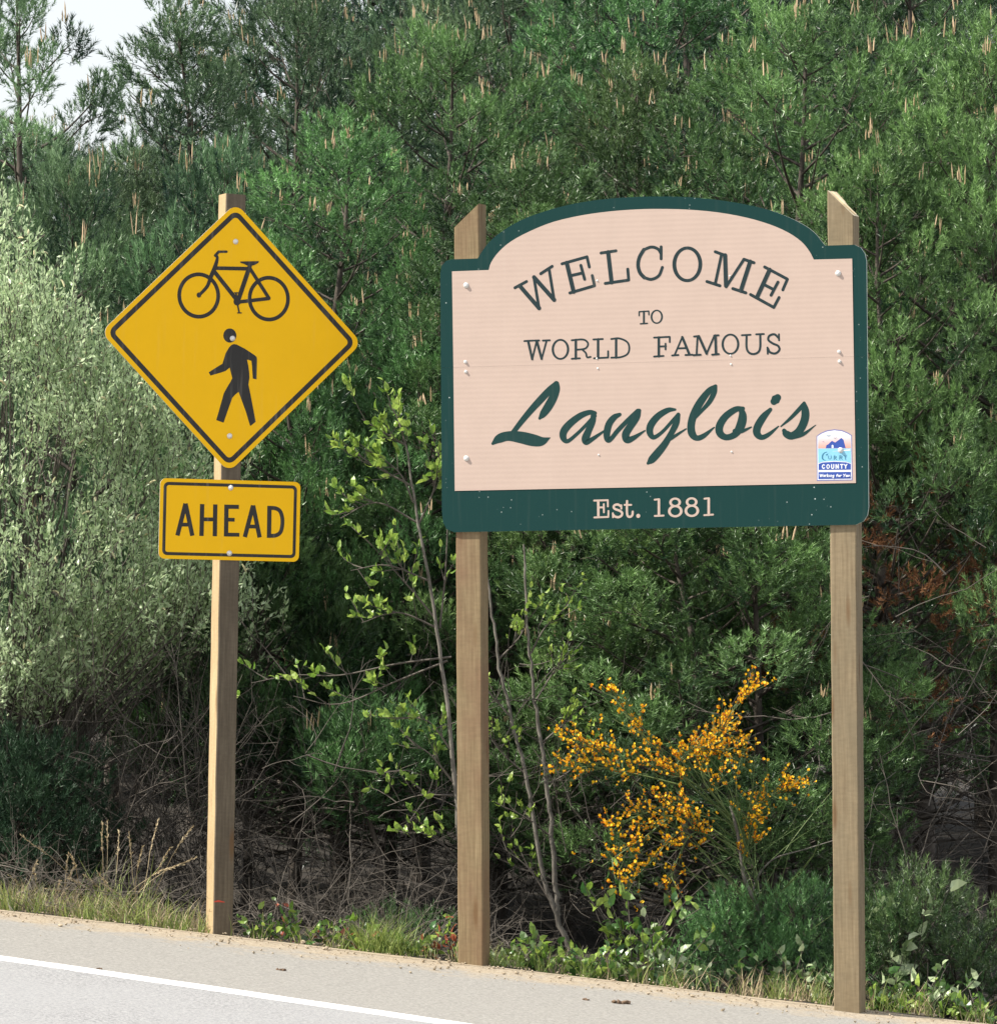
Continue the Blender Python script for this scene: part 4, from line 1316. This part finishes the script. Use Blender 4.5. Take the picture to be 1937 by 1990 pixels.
# ------------------------------------------------------------------ willow bush
def willow():
    r = np.random.default_rng(77)
    c = dat(-25, 1700, 34.0)
    root = empty('willow_bush', (c.x, 34.0, g1(c.x, 34.0)))
    tag(root, 'big pale silvery green willow bush with catkins left of the yellow sign', 'bush')
    zb = root.location.z
    st = MB(); P_ = []; D_ = []; T_ = []; CP = []
    cz, rx, ry, ru, rd = 2.25 - zb, 1.48, 1.25, 2.05, 1.0
    n = 520
    k = 0
    while k < n:
        q = r.normal(0, 1, 3); q /= np.linalg.norm(q)
        if q[1] > 0.55:
            continue
        u = r.uniform(0.45, 1.0) ** 0.45 * (1 + 0.10 * math.sin(q[0] * 7 + 1) + 0.08 * math.sin(q[2] * 9 + q[0] * 4))
        p = np.array([q[0] * rx * u, q[1] * ry * u, cz + q[2] * (ru if q[2] > 0 else rd) * u])
        k += 1
        b0 = np.array([p[0] * 0.18, p[1] * 0.18, 0.0])
        mid = np.array([p[0] * 0.45, p[1] * 0.45, p[2] * 0.55])
        if k % 3 == 0:
            Q = catmull(np.array([b0, mid, p]), 5) + r.normal(0, 0.012, (11, 3))
            st.tube(Q, np.linspace(0.016, 0.003, len(Q)), 4, r.uniform(0.4, 1.0))
        cl = r.uniform(0.15, 0.30)
        up = np.array([p[0] * 0.16, p[1] * 0.12, 0.9]); up /= np.linalg.norm(up)
        tone = r.normal(0.66, 0.13)
        for w in range(9):                                  # upright leafy twigs that make up a spray
            s0 = p + r.normal(0, cl * 0.5, 3)
            T = bend(s0, up + r.normal(0, 0.36, 3), r.uniform(0.16, 0.36), 0.2, 3, 0.10, r)
            st.tube(T, np.linspace(0.0032, 0.0014, len(T)), 3, r.uniform(0.3, 1.0))
            m = int(r.integers(18, 30))
            pp, ld = along(T, r.uniform(0.0, 0.999, m))
            P_.append(pp + r.normal(0, 0.012, pp.shape)); D_.append(ld * 0.8 + r.normal(0, 0.42, ld.shape)); T_.append(np.clip(tone + r.normal(0, 0.2, m), 0, 1))
            if r.random() < 0.13:
                CP.append(T[-1])
    st.build('stems', M['twig'], root)
    P_ = np.concatenate(P_); D_ = np.concatenate(D_); n = len(P_)
    lf = MB()
    ln = r.gamma(9, 0.0034, n) + 0.007
    lf.tmpl(*WLEAF, frames(D_, r.uniform(0, 6.28, n)) * ln[:, None, None], P_, np.concatenate(T_))
    o = lf.build('foliage', M['willow'], root); o['kind'] = 'stuff'
    ct = MB()
    for p in CP:
        Q = bend(p, r.normal(0, 0.5, 3) + np.array([0, 0, 0.6]), r.uniform(0.04, 0.075), -0.9, 4, 0.15, r)
        ct.tube(Q, [0.003, 0.0065, 0.007, 0.0055, 0.0025], 4, r.random())
    o = ct.build('catkins', M['catkin'], root); o['kind'] = 'stuff'
    return n


NW = willow()

# ------------------------------------------------------------------ loose leaves as parts
LEAF_ME = {}
def leaf_mesh(mat, tint, kind='leaf'):
    key = (mat, tint, kind)
    if key not in LEAF_ME:
        V, Fx = leaf_template(1.0, 0.62 if kind == 'leaf' else 0.8, 0.12, 0.2)
        LEAF_ME[key] = mesh_from('leaf', V, Fx, M[mat], np.full(len(V), tint))
    return LEAF_ME[key]


def add_leaves(parent, P, Dv, size, mats, r, limit=300, name='leaf'):
    """the leaves nearest the camera become parts of their own, the rest one joined part"""
    P = np.asarray(P); Dv = np.asarray(Dv); n = len(P)
    size = np.broadcast_to(size, (n,))
    base = np.array(parent.location)
    order = np.argsort((P[:, 1]) - size * 3)
    Fm = frames(Dv, r.uniform(0, 6.28, n))
    tints = (0.15, 0.45, 0.7, 0.95)
    for i in order[:limit]:
        mt = mats[int(r.integers(0, len(mats)))]
        o = bpy.data.objects.new(name, leaf_mesh(mt, tints[int(r.integers(0, 4))]))
        COL.objects.link(o)
        o.parent = parent
        s = size[i]
        Mx = Matrix([[*(Fm[i][k] * s), P[i][k]] for k in range(3)] + [[0, 0, 0, 1]])
        o.matrix_local = Mx
    rest = order[limit:]
    if len(rest):
        mb = MB()
        mb.tmpl(*LEAF, Fm[rest] * size[rest][:, None, None], P[rest], r.random(len(rest)))
        o = mb.build('foliage', M[mats[0]], parent); o['kind'] = 'stuff'


def sapling(name, label, d, trunks, twigs, seed, nleaf, size, r_leaf=0.05, bark='bark_pale'):
    """thin deciduous tree drawn from stem and twig paths noted in view pixels at depth d"""
    r = np.random.default_rng(seed)
    px, py = trunks[0][0]
    b = dat(px, py, d)
    root = empty(name, (b.x, d, g1(b.x, d) - 0.02))
    tag(root, label, 'tree', 'young leafy saplings')
    o0 = np.array(root.location)
    for pth, w in ((t, 1.0) for t in trunks):
        Q = catmull(np.array([np.array(dat(x, y, d + dy)) - o0 for x, y, dy in [(p[0], p[1], p[2] if len(p) > 2 else 0) for p in pth]]), 6)
        Q[:, :] += r.normal(0, 0.004, Q.shape)
        mb = MB(); mb.tube(Q, np.linspace(0.019, 0.006, len(Q)), 7); mb.build('trunk', M[bark], root, True)
    tw = MB(); P_ = []; D_ = []
    for pth in twigs:
        Q = catmull(np.array([np.array(dat(p[0], p[1], d + (p[2] if len(p) > 2 else 0))) - o0 for p in pth]), 5)
        tw.tube(Q, np.linspace(0.007, 0.002, len(Q)), 4, r.uniform(0.5, 1))
        for k in range(7):
            t = r.uniform(0.2, 1)
            p, dd = along(Q, [t])
            T = bend(p[0], dd[0] + r.normal(0, 0.6, 3) + np.array([0, 0, 0.3]), r.uniform(0.10, 0.28), 0.3, 3, 0.12, r)
            tw.tube(T, np.linspace(0.004, 0.0015, len(T)), 3, r.uniform(0.4, 1))
            m = int(r.integers(3, 8))
            pp, ld = along(T, np.clip(np.concatenate([r.uniform(0.3, 1, m), [1.0]]), 0, 0.999))
            P_.append(pp); D_.append(ld * 0.6 + r.normal(0, 0.5, ld.shape) + np.array([0, 0, 0.5]))
    tw.build('twigs', M['twig'], root)
    P_ = np.concatenate(P_); D_ = np.concatenate(D_)
    k = r.permutation(len(P_))[:nleaf]
    add_leaves(root, P_[k], D_[k], size * r.uniform(0.6, 1.25, len(k)), ['leaf'], r)
    return root


sapling('alder_sapling', 'twin stemmed grey sapling with small green leaves right of the left sign post', 32.9,
        [[(1090, 1815), (1062, 1745), (1040, 1680), (1022, 1590), (1005, 1480), (975, 1370), (952, 1260), (938, 1160), (925, 1060)],
         [(1066, 1750), (1062, 1700), (1055, 1600), (1044, 1500), (1034, 1420), (1022, 1340), (1013, 1250), (1004, 1130), (1000, 1040)]],
        [[(1022, 1340), (1060, 1280), (1090, 1250)], [(975, 1370), (940, 1330), (900, 1290)], [(1034, 1420), (1080, 1380), (1120, 1340)], [(1005, 1480), (960, 1440), (930, 1400)], [(1013, 1250), (1040, 1200), (1080, 1160)], [(1044, 1500), (1090, 1470), (1110, 1420)], [(952, 1260), (990, 1220), (1010, 1180)], [(1055, 1600), (1000, 1560), (960, 1540)], [(1050, 1720), (1010, 1660), (960, 1620)]],
        301, 320, 0.050)
sapling('alder_sapling', 'leafy sapling with bright spring leaves left of the left sign post', 32.2,
        [[(886, 1830), (880, 1650), (862, 1420), (835, 1200), (800, 1000), (775, 850)]],
        [[(862, 1255), (760, 1268), (650, 1290), (560, 1290), (480, 1305)], [(855, 1262), (760, 1300), (650, 1345), (560, 1330)], [(835, 1200), (760, 1170), (690, 1190)], [(820, 1110), (740, 1080), (670, 1090)], [(800, 1000), (720, 960), (650, 990)], [(790, 930), (700, 880), (640, 830)], [(780, 870), (760, 800), (740, 770)],
         [(840, 1200), (850, 1100), (855, 980), (850, 880)], [(800, 1000), (830, 930), (840, 850)], [(870, 1500), (820, 1440), (780, 1420)], [(870, 1520), (800, 1520), (740, 1540)], [(866, 1440), (820, 1380), (770, 1370)], [(880, 1650), (830, 1600), (790, 1590)], [(790, 960), (760, 900), (690, 850)], [(830, 1180), (780, 1120), (700, 1030)], [(775, 850), (740, 830), (690, 800)]],
        302, 900, 0.062)

# ------------------------------------------------------------------ broom with orange flowers
def broom():
    r = np.random.default_rng(401)
    d = 32.0
    b = dat(1482, 1880, d)
    root = empty('broom_shrub', (b.x, d, g1(b.x, d) - 0.02))
    tag(root, 'broom shrub covered in orange yellow flowers between the sign posts', 'shrub')
    o0 = np.array(root.location)
    def path(pts, n=5):
        return catmull(np.array([np.array(dat(x, y, d + dy)) - o0 for x, y, dy in pts]), n)
    stem = MB()
    S0 = path([(1482, 1890, 0), (1472, 1800, 0), (1448, 1735, -0.02), (1422, 1680, -0.03), (1410, 1600, -0.03), (1395, 1540, 0)])
    stem.tube(S0, np.linspace(0.020, 0.008, len(S0)), 7, 0.5)
    S1 = path([(1435, 1710, 0), (1450, 1670, 0.02), (1480, 1640, 0.03), (1530, 1625, 0.05), (1595, 1605, 0.08)])
    stem.tube(S1, np.linspace(0.008, 0.003, len(S1)), 5, 0.5)
    stem.build('stem', M['bark_pale'], root, True)
    runs = [[(1395, 1560, 0), (1330, 1510, -.05), (1280, 1455, -.08), (1230, 1410, -.06), (1195, 1360, -.05), (1170, 1322, -.05)],
            [(1390, 1570, 0), (1330, 1500, -.1), (1250, 1465, -.15), (1160, 1440, -.18), (1075, 1408, -.2)],
            [(1395, 1560, 0), (1340, 1480, -.1), (1365, 1420, -.12), (1395, 1365, -.12), (1440, 1315, -.12)],
            [(1405, 1590, 0), (1345, 1450, .1), (1375, 1400, .15), (1420, 1420, .1)],
            [(1410, 1620, 0), (1430, 1560, -.1), (1470, 1520, -.12), (1525, 1505, -.15)],
            [(1400, 1600, 0), (1310, 1535, -.15), (1230, 1555, -.2), (1155, 1585, -.22)],
            [(1400, 1620, 0), (1300, 1560, -.2), (1230, 1600, -.25), (1150, 1655, -.28)],
            [(1405, 1640, 0), (1310, 1580, -.2), (1250, 1640, -.26), (1190, 1700, -.3)],
            [(1405, 1640, 0), (1330, 1590, -.2), (1290, 1650, -.25), (1275, 1700, -.28)],
            [(1420, 1690, 0), (1420, 1640, -.05), (1435, 1600, -.05), (1445, 1570, -.05)],
            [(1300, 1500, -.1), (1220, 1480, -.1), (1130, 1465, -.12), (1080, 1470, -.12)],
            [(1330, 1500, -.1), (1290, 1470, -.15), (1330, 1430, -.15), (1420, 1440, -.15)]]
    wgt = [1, 1.5, 1.4, .9, 1.1, 1.0, 1.1, .9, .7, .5, .9, 1.2]
    tw = MB(); FP = []; FD = []
    for k, pts in enumerate(runs):
        Q = path(pts)
        tw.tube(Q, np.linspace(0.006, 0.002, len(Q)), 4, r.uniform(0.3, 0.8))
        for q in range(int(56 * wgt[k])):
            t = r.uniform(0.3, 1.0)
            p, dd = along(Q, [min(t, .999)])
            T = bend(p[0] + r.normal(0, 0.01, 3), dd[0] * 0.8 + r.normal(0, 0.55, 3) + np.array([0, 0, 0.25]), r.uniform(0.06, 0.22), 0.2, 3, 0.1, r)
            tw.tube(T, np.linspace(0.003, 0.0015, len(T)), 3, r.random())
            m = int(r.integers(2, 5))
            pp, ld = along(T, np.clip(r.uniform(0.3, 1.0, m), 0, .999))
            FP.append(pp); FD.append(ld * 0.4 + r.normal(0, 0.5, ld.shape) + np.array([0, -0.35, 0.4]))
    # leafless green switches that fill the lower part of the shrub
    for q in range(70):
        u = r.uniform(0, 1)
        sx, sy = 1480 - 70 * u, 1830 - 260 * u
        ex, ey = sx + r.normal(-60, 130), sy - r.uniform(60, 260)
        a = np.array(dat(sx, sy, d)) - o0
        c = np.array(dat(np.clip(ex, 1150, 1600), max(ey, 1400), d + r.normal(0, 0.18))) - o0
        mid = (a + c) / 2 + r.normal(0, 0.05, 3) + np.array([0, 0, -0.03])
        Q = catmull(np.array([a, mid, c]), 3)
        tw.tube(Q, np.linspace(0.0035, 0.0012, len(Q)), 3, r.random())
    o = tw.build('switches', M['broom'], root); o['kind'] = 'stuff'
    # pea flower: upright yellow banner, two red orange wings
    V = np.array([[0, 0, 0], [-0.55, 0.1, 0.5], [0, 0.22, 0.55], [0.55, 0.1, 0.5], [-0.35, 0.2, 1.05], [0.35, 0.2, 1.05],
                  [-0.26, -0.30, 0.15], [-0.16, -0.75, 0.30], [0, -0.55, -0.12], [0.26, -0.30, 0.15], [0.16, -0.75, 0.30]])
    Fx = np.array([[0, 2, 1], [0, 3, 2], [1, 2, 4], [2, 5, 4], [2, 3, 5], [0, 6, 8], [6, 7, 8], [0, 8, 9], [9, 8, 10], [7, 10, 8]])
    idx = [0] * 5 + [1] * 5
    FP = np.concatenate(FP); FD = np.concatenate(FD)
    k = r.permutation(len(FP))[:2400]
    FP = FP[k]; FD = FD[k]
    mes = [mesh_from('flower', V, Fx, [M['petal_y'], M['petal_r']], np.full(len(V), t), mat_idx=idx) for t in (0.2, 0.55, 0.9)]
    order = np.argsort(FP[:, 1])
    up = np.tile([[0.0, 0, 1]], (len(FP), 1)) + r.normal(0, 0.35, FP.shape)
    Fm = frames(up, r.uniform(-1.1, 1.1, len(FP)) + math.pi * 0.5 * 0)
    sz = r.uniform(0.012, 0.022, len(FP))
    rest = MB(); ridx = []
    for n_, i in enumerate(order):
        yaw = r.normal(0, 0.8)
        Mx = Matrix.Translation(Vector(FP[i])) @ Euler((r.normal(0, 0.35), r.normal(0, 0.35), yaw)).to_matrix().to_4x4() @ Matrix.Scale(float(sz[i]), 4)
        if n_ < 300:
            o = bpy.data.objects.new('flower', mes[int(r.integers(0, 3))])
            COL.objects.link(o); o.parent = root; o.matrix_local = Mx
        else:
            A = np.array(Mx)
            rest.add(V @ A[:3, :3].T + A[:3, 3], Fx, r.random()); ridx += idx
    me = mesh_from('flowers', np.concatenate(rest.V), [np.concatenate(rest.F3)], [M['petal_y'], M['petal_r']], np.concatenate(rest.T), mat_idx=ridx)
    o = link('flowers', me, root); o['kind'] = 'stuff'


broom()

# ------------------------------------------------------------------ tangle of bare twigs under the trees
def tangle(name, label, n, xr, dr, zr, seed, ln=(0.3, 0.9), rad=0.0036, vertical=0.6, mat='twig', tint=(0.1, 0.9)):
    r = np.random.default_rng(seed)
    mb = MB()
    for k in range(n):
        d = r.uniform(*dr)
        x = dat(r.uniform(*xr), 1500, d).x
        z = g1(x, d) + r.uniform(*zr) * r.random() ** 0.8
        dirv = np.array([r.normal(0, 0.8), r.normal(0, 0.6), r.normal(vertical, 0.6)])
        P = bend((x, d, z), dirv, r.uniform(*ln), r.normal(-0.05, 0.3), 6, 0.20, r)
        w = rad * r.uniform(0.5, 1.5)
        t = r.uniform(*tint)
        mb.tube(P, np.linspace(w, w * 0.35, len(P)), 4, t)
        for q in range(int(r.integers(2, 7))):
            p, dd = along(P, [r.uniform(0.2, 0.95)])
            P2 = bend(p[0], dd[0] + r.normal(0, 0.6, 3), r.uniform(0.12, 0.4), 0, 3, 0.15, r)
            mb.tube(P2, np.linspace(w * 0.5, w * 0.2, len(P2)), 3, t)
    o = mb.build(name, M[mat])
    tag(o, label, 'twigs', kind='stuff')
    return o


tangle('dead_twigs', 'tangle of bare grey brown twigs under the trees', 700, (330, 1250), (32.6, 35.2), (0.0, 1.9), 501)
tangle('dead_twigs', 'bare dead twigs in the dark gap right of the right sign post', 260, (1560, 1960), (32.6, 35.6), (0.2, 3.0), 502, ln=(0.5, 1.3), vertical=0.1)
tangle('dead_twigs', 'slanting bare willow shoots at the left', 460, (-40, 420), (32.8, 34.4), (0.2, 1.5), 503, ln=(0.5, 1.2), vertical=0.9)
tangle('dry_brush', 'low dry curling stems along the verge', 480, (-40, 1000), (31.3, 32.4), (0.0, 0.32), 504, ln=(0.18, 0.5), rad=0.003, vertical=0.1, tint=(0.7, 1.6))

# ------------------------------------------------------------------ grass
def blade_template(nseg=3):
    V = []; Fx = []
    for k in range(nseg):
        t = k / nseg
        w = 0.5 * (1 - t) ** 0.7
        V += [[-w, 0.55 * t ** 2.0, t], [w, 0.55 * t ** 2.0, t]]
    V.append([0, 0.6, 0.95])
    for k in range(nseg - 1):
        a = 2 * k
        Fx += [[a, a + 1, a + 3], [a, a + 3, a + 2]]
    a = 2 * (nseg - 1)
    Fx.append([a, a + 1, a + 2])
    return np.array(V, float), np.array(Fx)


BLADE = blade_template()


def grass(name, label, spots, seed, mat, parent=None, cat='grass'):
    """spots: (view column range, depth-behind-edge range, count, height range)"""
    r = np.random.default_rng(seed)
    mb = MB()
    for (x0, x1), (a, b), n, (h0, h1) in spots:
        u = r.uniform(x0, x1, n)
        x = (u - 952) / 9900 * 31.0
        # clumps
        k_ = max(4, n // 45)
        u = np.where(r.random(n) < 0.75, r.choice(r.uniform(x0, x1, k_), n) + r.normal(0, 9, n), u)
        x = (u - 952) / 9900 * 31.0
        y = edge_y(x) + r.uniform(a, b, n)
        z = gz(x, y) - 0.01
        h = r.uniform(h0, h1, n)
        tilt = r.normal(0, 0.28, (n, 2))
        Fm = frames(np.concatenate([tilt, np.ones((n, 1))], 1), r.uniform(0, 6.28, n))
        wv = r.uniform(0.004, 0.008, n)
        Mx = Fm * np.stack([wv, h, h], -1)[:, None, :]
        mb.tmpl(*BLADE, Mx, np.stack([x, y, z], -1), np.clip(r.normal(0.5, 0.25, n), 0, 1))
    o = mb.build(name, M[mat])
    tag(o, label, cat, kind='stuff')
    return o


grass('grass', 'short green grass along the verge', [((-40, 430), (0.05, 0.7), 1050, (0.05, 0.24)), ((430, 1000), (0.08, 0.6), 500, (0.06, 0.2)), ((690, 790), (0.05, 0.25), 260, (0.12, 0.30)), ((900, 1960), (0.08, 0.7), 800, (0.06, 0.22))], 601, 'grass')
grass('dry_grass', 'straw coloured dead grass along the verge', [((-40, 430), (0.2, 1.3), 1800, (0.08, 0.26)), ((430, 1960), (0.15, 1.1), 1500, (0.06, 0.24))], 602, 'straw')


def tall_grass(px, d, n, h, label, seed):
    """clump of tall arching stalks with drooping seed heads"""
    r = np.random.default_rng(seed)
    x = dat(px, 1700, d).x
    root = empty('tall_grass_clump', (x, d, g1(x, d) - 0.01))
    tag(root, label, 'grass clump', 'tall grass clumps on the left verge')
    sm = MB(); hd = MB()
    for k in range(n):
        a = r.normal(0, 0.30); b = r.normal(-0.05, 0.2)
        P = bend((r.normal(0, 0.06), r.normal(0, 0.05), 0), [a, b, 1], h * r.uniform(0.6, 1.1), -1.0, 7, 0.05, r)
        sm.tube(P, np.linspace(0.0032, 0.0016, len(P)), 3, r.random())
        m = 34
        pp, dd = along(P, np.linspace(0.74, 0.999, m))
        hd.tmpl(*WLEAF, frames(dd + r.normal(0, 0.30, dd.shape), r.uniform(0, 6.28, m)) * (r.uniform(0.014, 0.028, m))[:, None, None], pp, r.random(m))
    nb = n * 9
    tl = r.normal(0, 0.45, (nb, 2)); hh = r.uniform(0.25, 0.6, nb) * h
    lv = MB()
    lv.tmpl(*BLADE, frames(np.concatenate([tl, np.ones((nb, 1))], 1), r.uniform(0, 6.28, nb)) * np.stack([np.full(nb, 0.009), hh, hh], -1)[:, None, :], np.stack([r.normal(0, 0.09, nb), r.normal(0, 0.07, nb), np.zeros(nb)], -1), r.random(nb))
    o = lv.build('blades', M['grass'], root); o['kind'] = 'stuff'
    o = sm.build('stalks', M['straw'], root); o['kind'] = 'stuff'
    o = hd.build('seed_heads', M['straw'], root); o['kind'] = 'stuff'


tall_grass(205, 31.75, 10, 0.85, 'tall arching grass clump with pale seed heads left of the yellow sign post', 611)
tall_grass(265, 31.6, 8, 0.72, 'tall seeding grass clump closest to the yellow sign post', 612)
tall_grass(100, 31.9, 6, 0.42, 'shorter dry seeding grass clump near the left edge', 613)

# ------------------------------------------------------------------ leafy verge plants
def verge_plant(px, d, h, spread, n, size, mats, label, seed, name='bramble_plant', grp='leafy plants on the verge'):
    r = np.random.default_rng(seed)
    x = dat(px, 1800, d).x
    root = empty(name, (x, d, g1(x, d) - 0.01))
    tag(root, label, 'plant', grp)
    st = MB(); P_ = []; D_ = []
    ns = max(4, n // 6)
    for k in range(ns):
        a = r.uniform(0, 6.28)
        P = bend((r.normal(0, spread * 0.25), r.normal(0, spread * 0.18), 0), [math.cos(a) * spread / h * 0.8, math.sin(a) * spread / h * 0.5, 1], h * r.uniform(0.5, 1.15), -0.5, 5, 0.12, r)
        st.tube(P, np.linspace(0.004, 0.002, len(P)), 4, r.random())
        m = n // ns
        pp, dd = along(P, np.clip(r.uniform(0.2, 1.0, m), 0, .999))
        P_.append(pp + r.normal(0, 0.012, pp.shape)); D_.append(dd * 0.3 + r.normal(0, 0.6, dd.shape) + np.array([0, -0.2, 0.35]))
    st.build('stems', M['twig'], root)
    P_ = np.concatenate(P_)
    add_leaves(root, P_, np.concatenate(D_), size * r.uniform(0.6, 1.3, len(P_)), mats, r)


VP = [(478, 31.45, .20, .20, 60, .045, ['leaf_dark', 'leaf_dark', 'leaf'], 'dark leafy bramble at the foot of the yellow sign post'),
      (520, 31.9, .30, .22, 60, .045, ['leaf_dark', 'leaf_red', 'leaf_dark'], 'reddish leaved bramble right of the yellow sign post'),
      (585, 31.35, .22, .20, 60, .05, ['leaf', 'leaf_dark'], 'bright green bramble between yellow post and grass tuft'),
      (650, 31.4, .18, .18, 50, .05, ['leaf_dark', 'leaf', 'leaf_red'], 'bramble with a few red leaves halfway to the left sign post'),
      (735, 31.2, .16, .18, 50, .05, ['leaf', 'leaf_dark'], 'low bright leaves beside the fresh grass tuft'),
      (800, 31.25, .17, .18, 60, .05, ['leaf_dark', 'leaf', 'leaf_pale'], 'leafy bramble a step left of the left sign post'),
      (850, 31.2, .22, .12, 40, .048, ['leaf', 'leaf_red'], 'yellow green and red leaves touching the left sign post foot'),
      (960, 31.2, .20, .16, 45, .045, ['leaf_dark', 'leaf_pale'], 'leafy plant right of the left sign post foot'),
      (1040, 31.2, .20, .2, 60, .05, ['leaf', 'leaf_dark'], 'green plant below the twin stemmed sapling'),
      (1110, 31.3, .26, .2, 60, .05, ['leaf_dark', 'leaf'], 'leafy plant right of the sapling foot'),
      (1215, 31.55, .62, .22, 110, .058, ['leaf', 'leaf_dark'], 'tall bright green leafy plant under the orange flowers'),
      (1260, 31.45, .42, .26, 90, .055, ['leaf_dark', 'leaf_pale'], 'grey green leafy plant beside the tall bright plant'),
      (1170, 31.05, .18, .22, 60, .055, ['leaf', 'leaf_dark'], 'low leaves at the dirt edge under the tall bright plant'),
      (1310, 31.1, .22, .2, 60, .05, ['leaf_dark', 'leaf_pale'], 'low bramble at the dirt edge left of the broom stem'),
      (1530, 31.1, .34, .24, 80, .05, ['leaf_pale', 'leaf_dark'], 'pale round leaved salal left of the right sign post'),
      (1590, 31.0, .22, .16, 50, .05, ['leaf_dark', 'leaf_pale'], 'leafy plant touching the right sign post foot'),
      (1690, 30.75, .28, .22, 80, .05, ['leaf_dark', 'leaf'], 'leafy bramble just right of the right sign post foot'),
      (1770, 30.85, .34, .24, 90, .055, ['leaf_pale', 'leaf_dark'], 'pale leaved salal at the lower right verge'),
      (1860, 30.7, .26, .24, 90, .055, ['leaf_dark', 'leaf'], 'dense green bramble in the lower right corner'),
      (1725, 31.5, .62, .1, 26, .085, ['leaf_pale'], 'tall plant with big pale leaves right of the right sign post')]
for i, (px, d, h, sp, n, sz, mt, lab) in enumerate(VP):
    verge_plant(px, d - 0.28, h * 1.25, sp * 1.15, int(n * (1.7 if px > 1000 else 1.25)), sz * (1.3 if px > 1000 else 1.2), mt, lab, 701 + i)
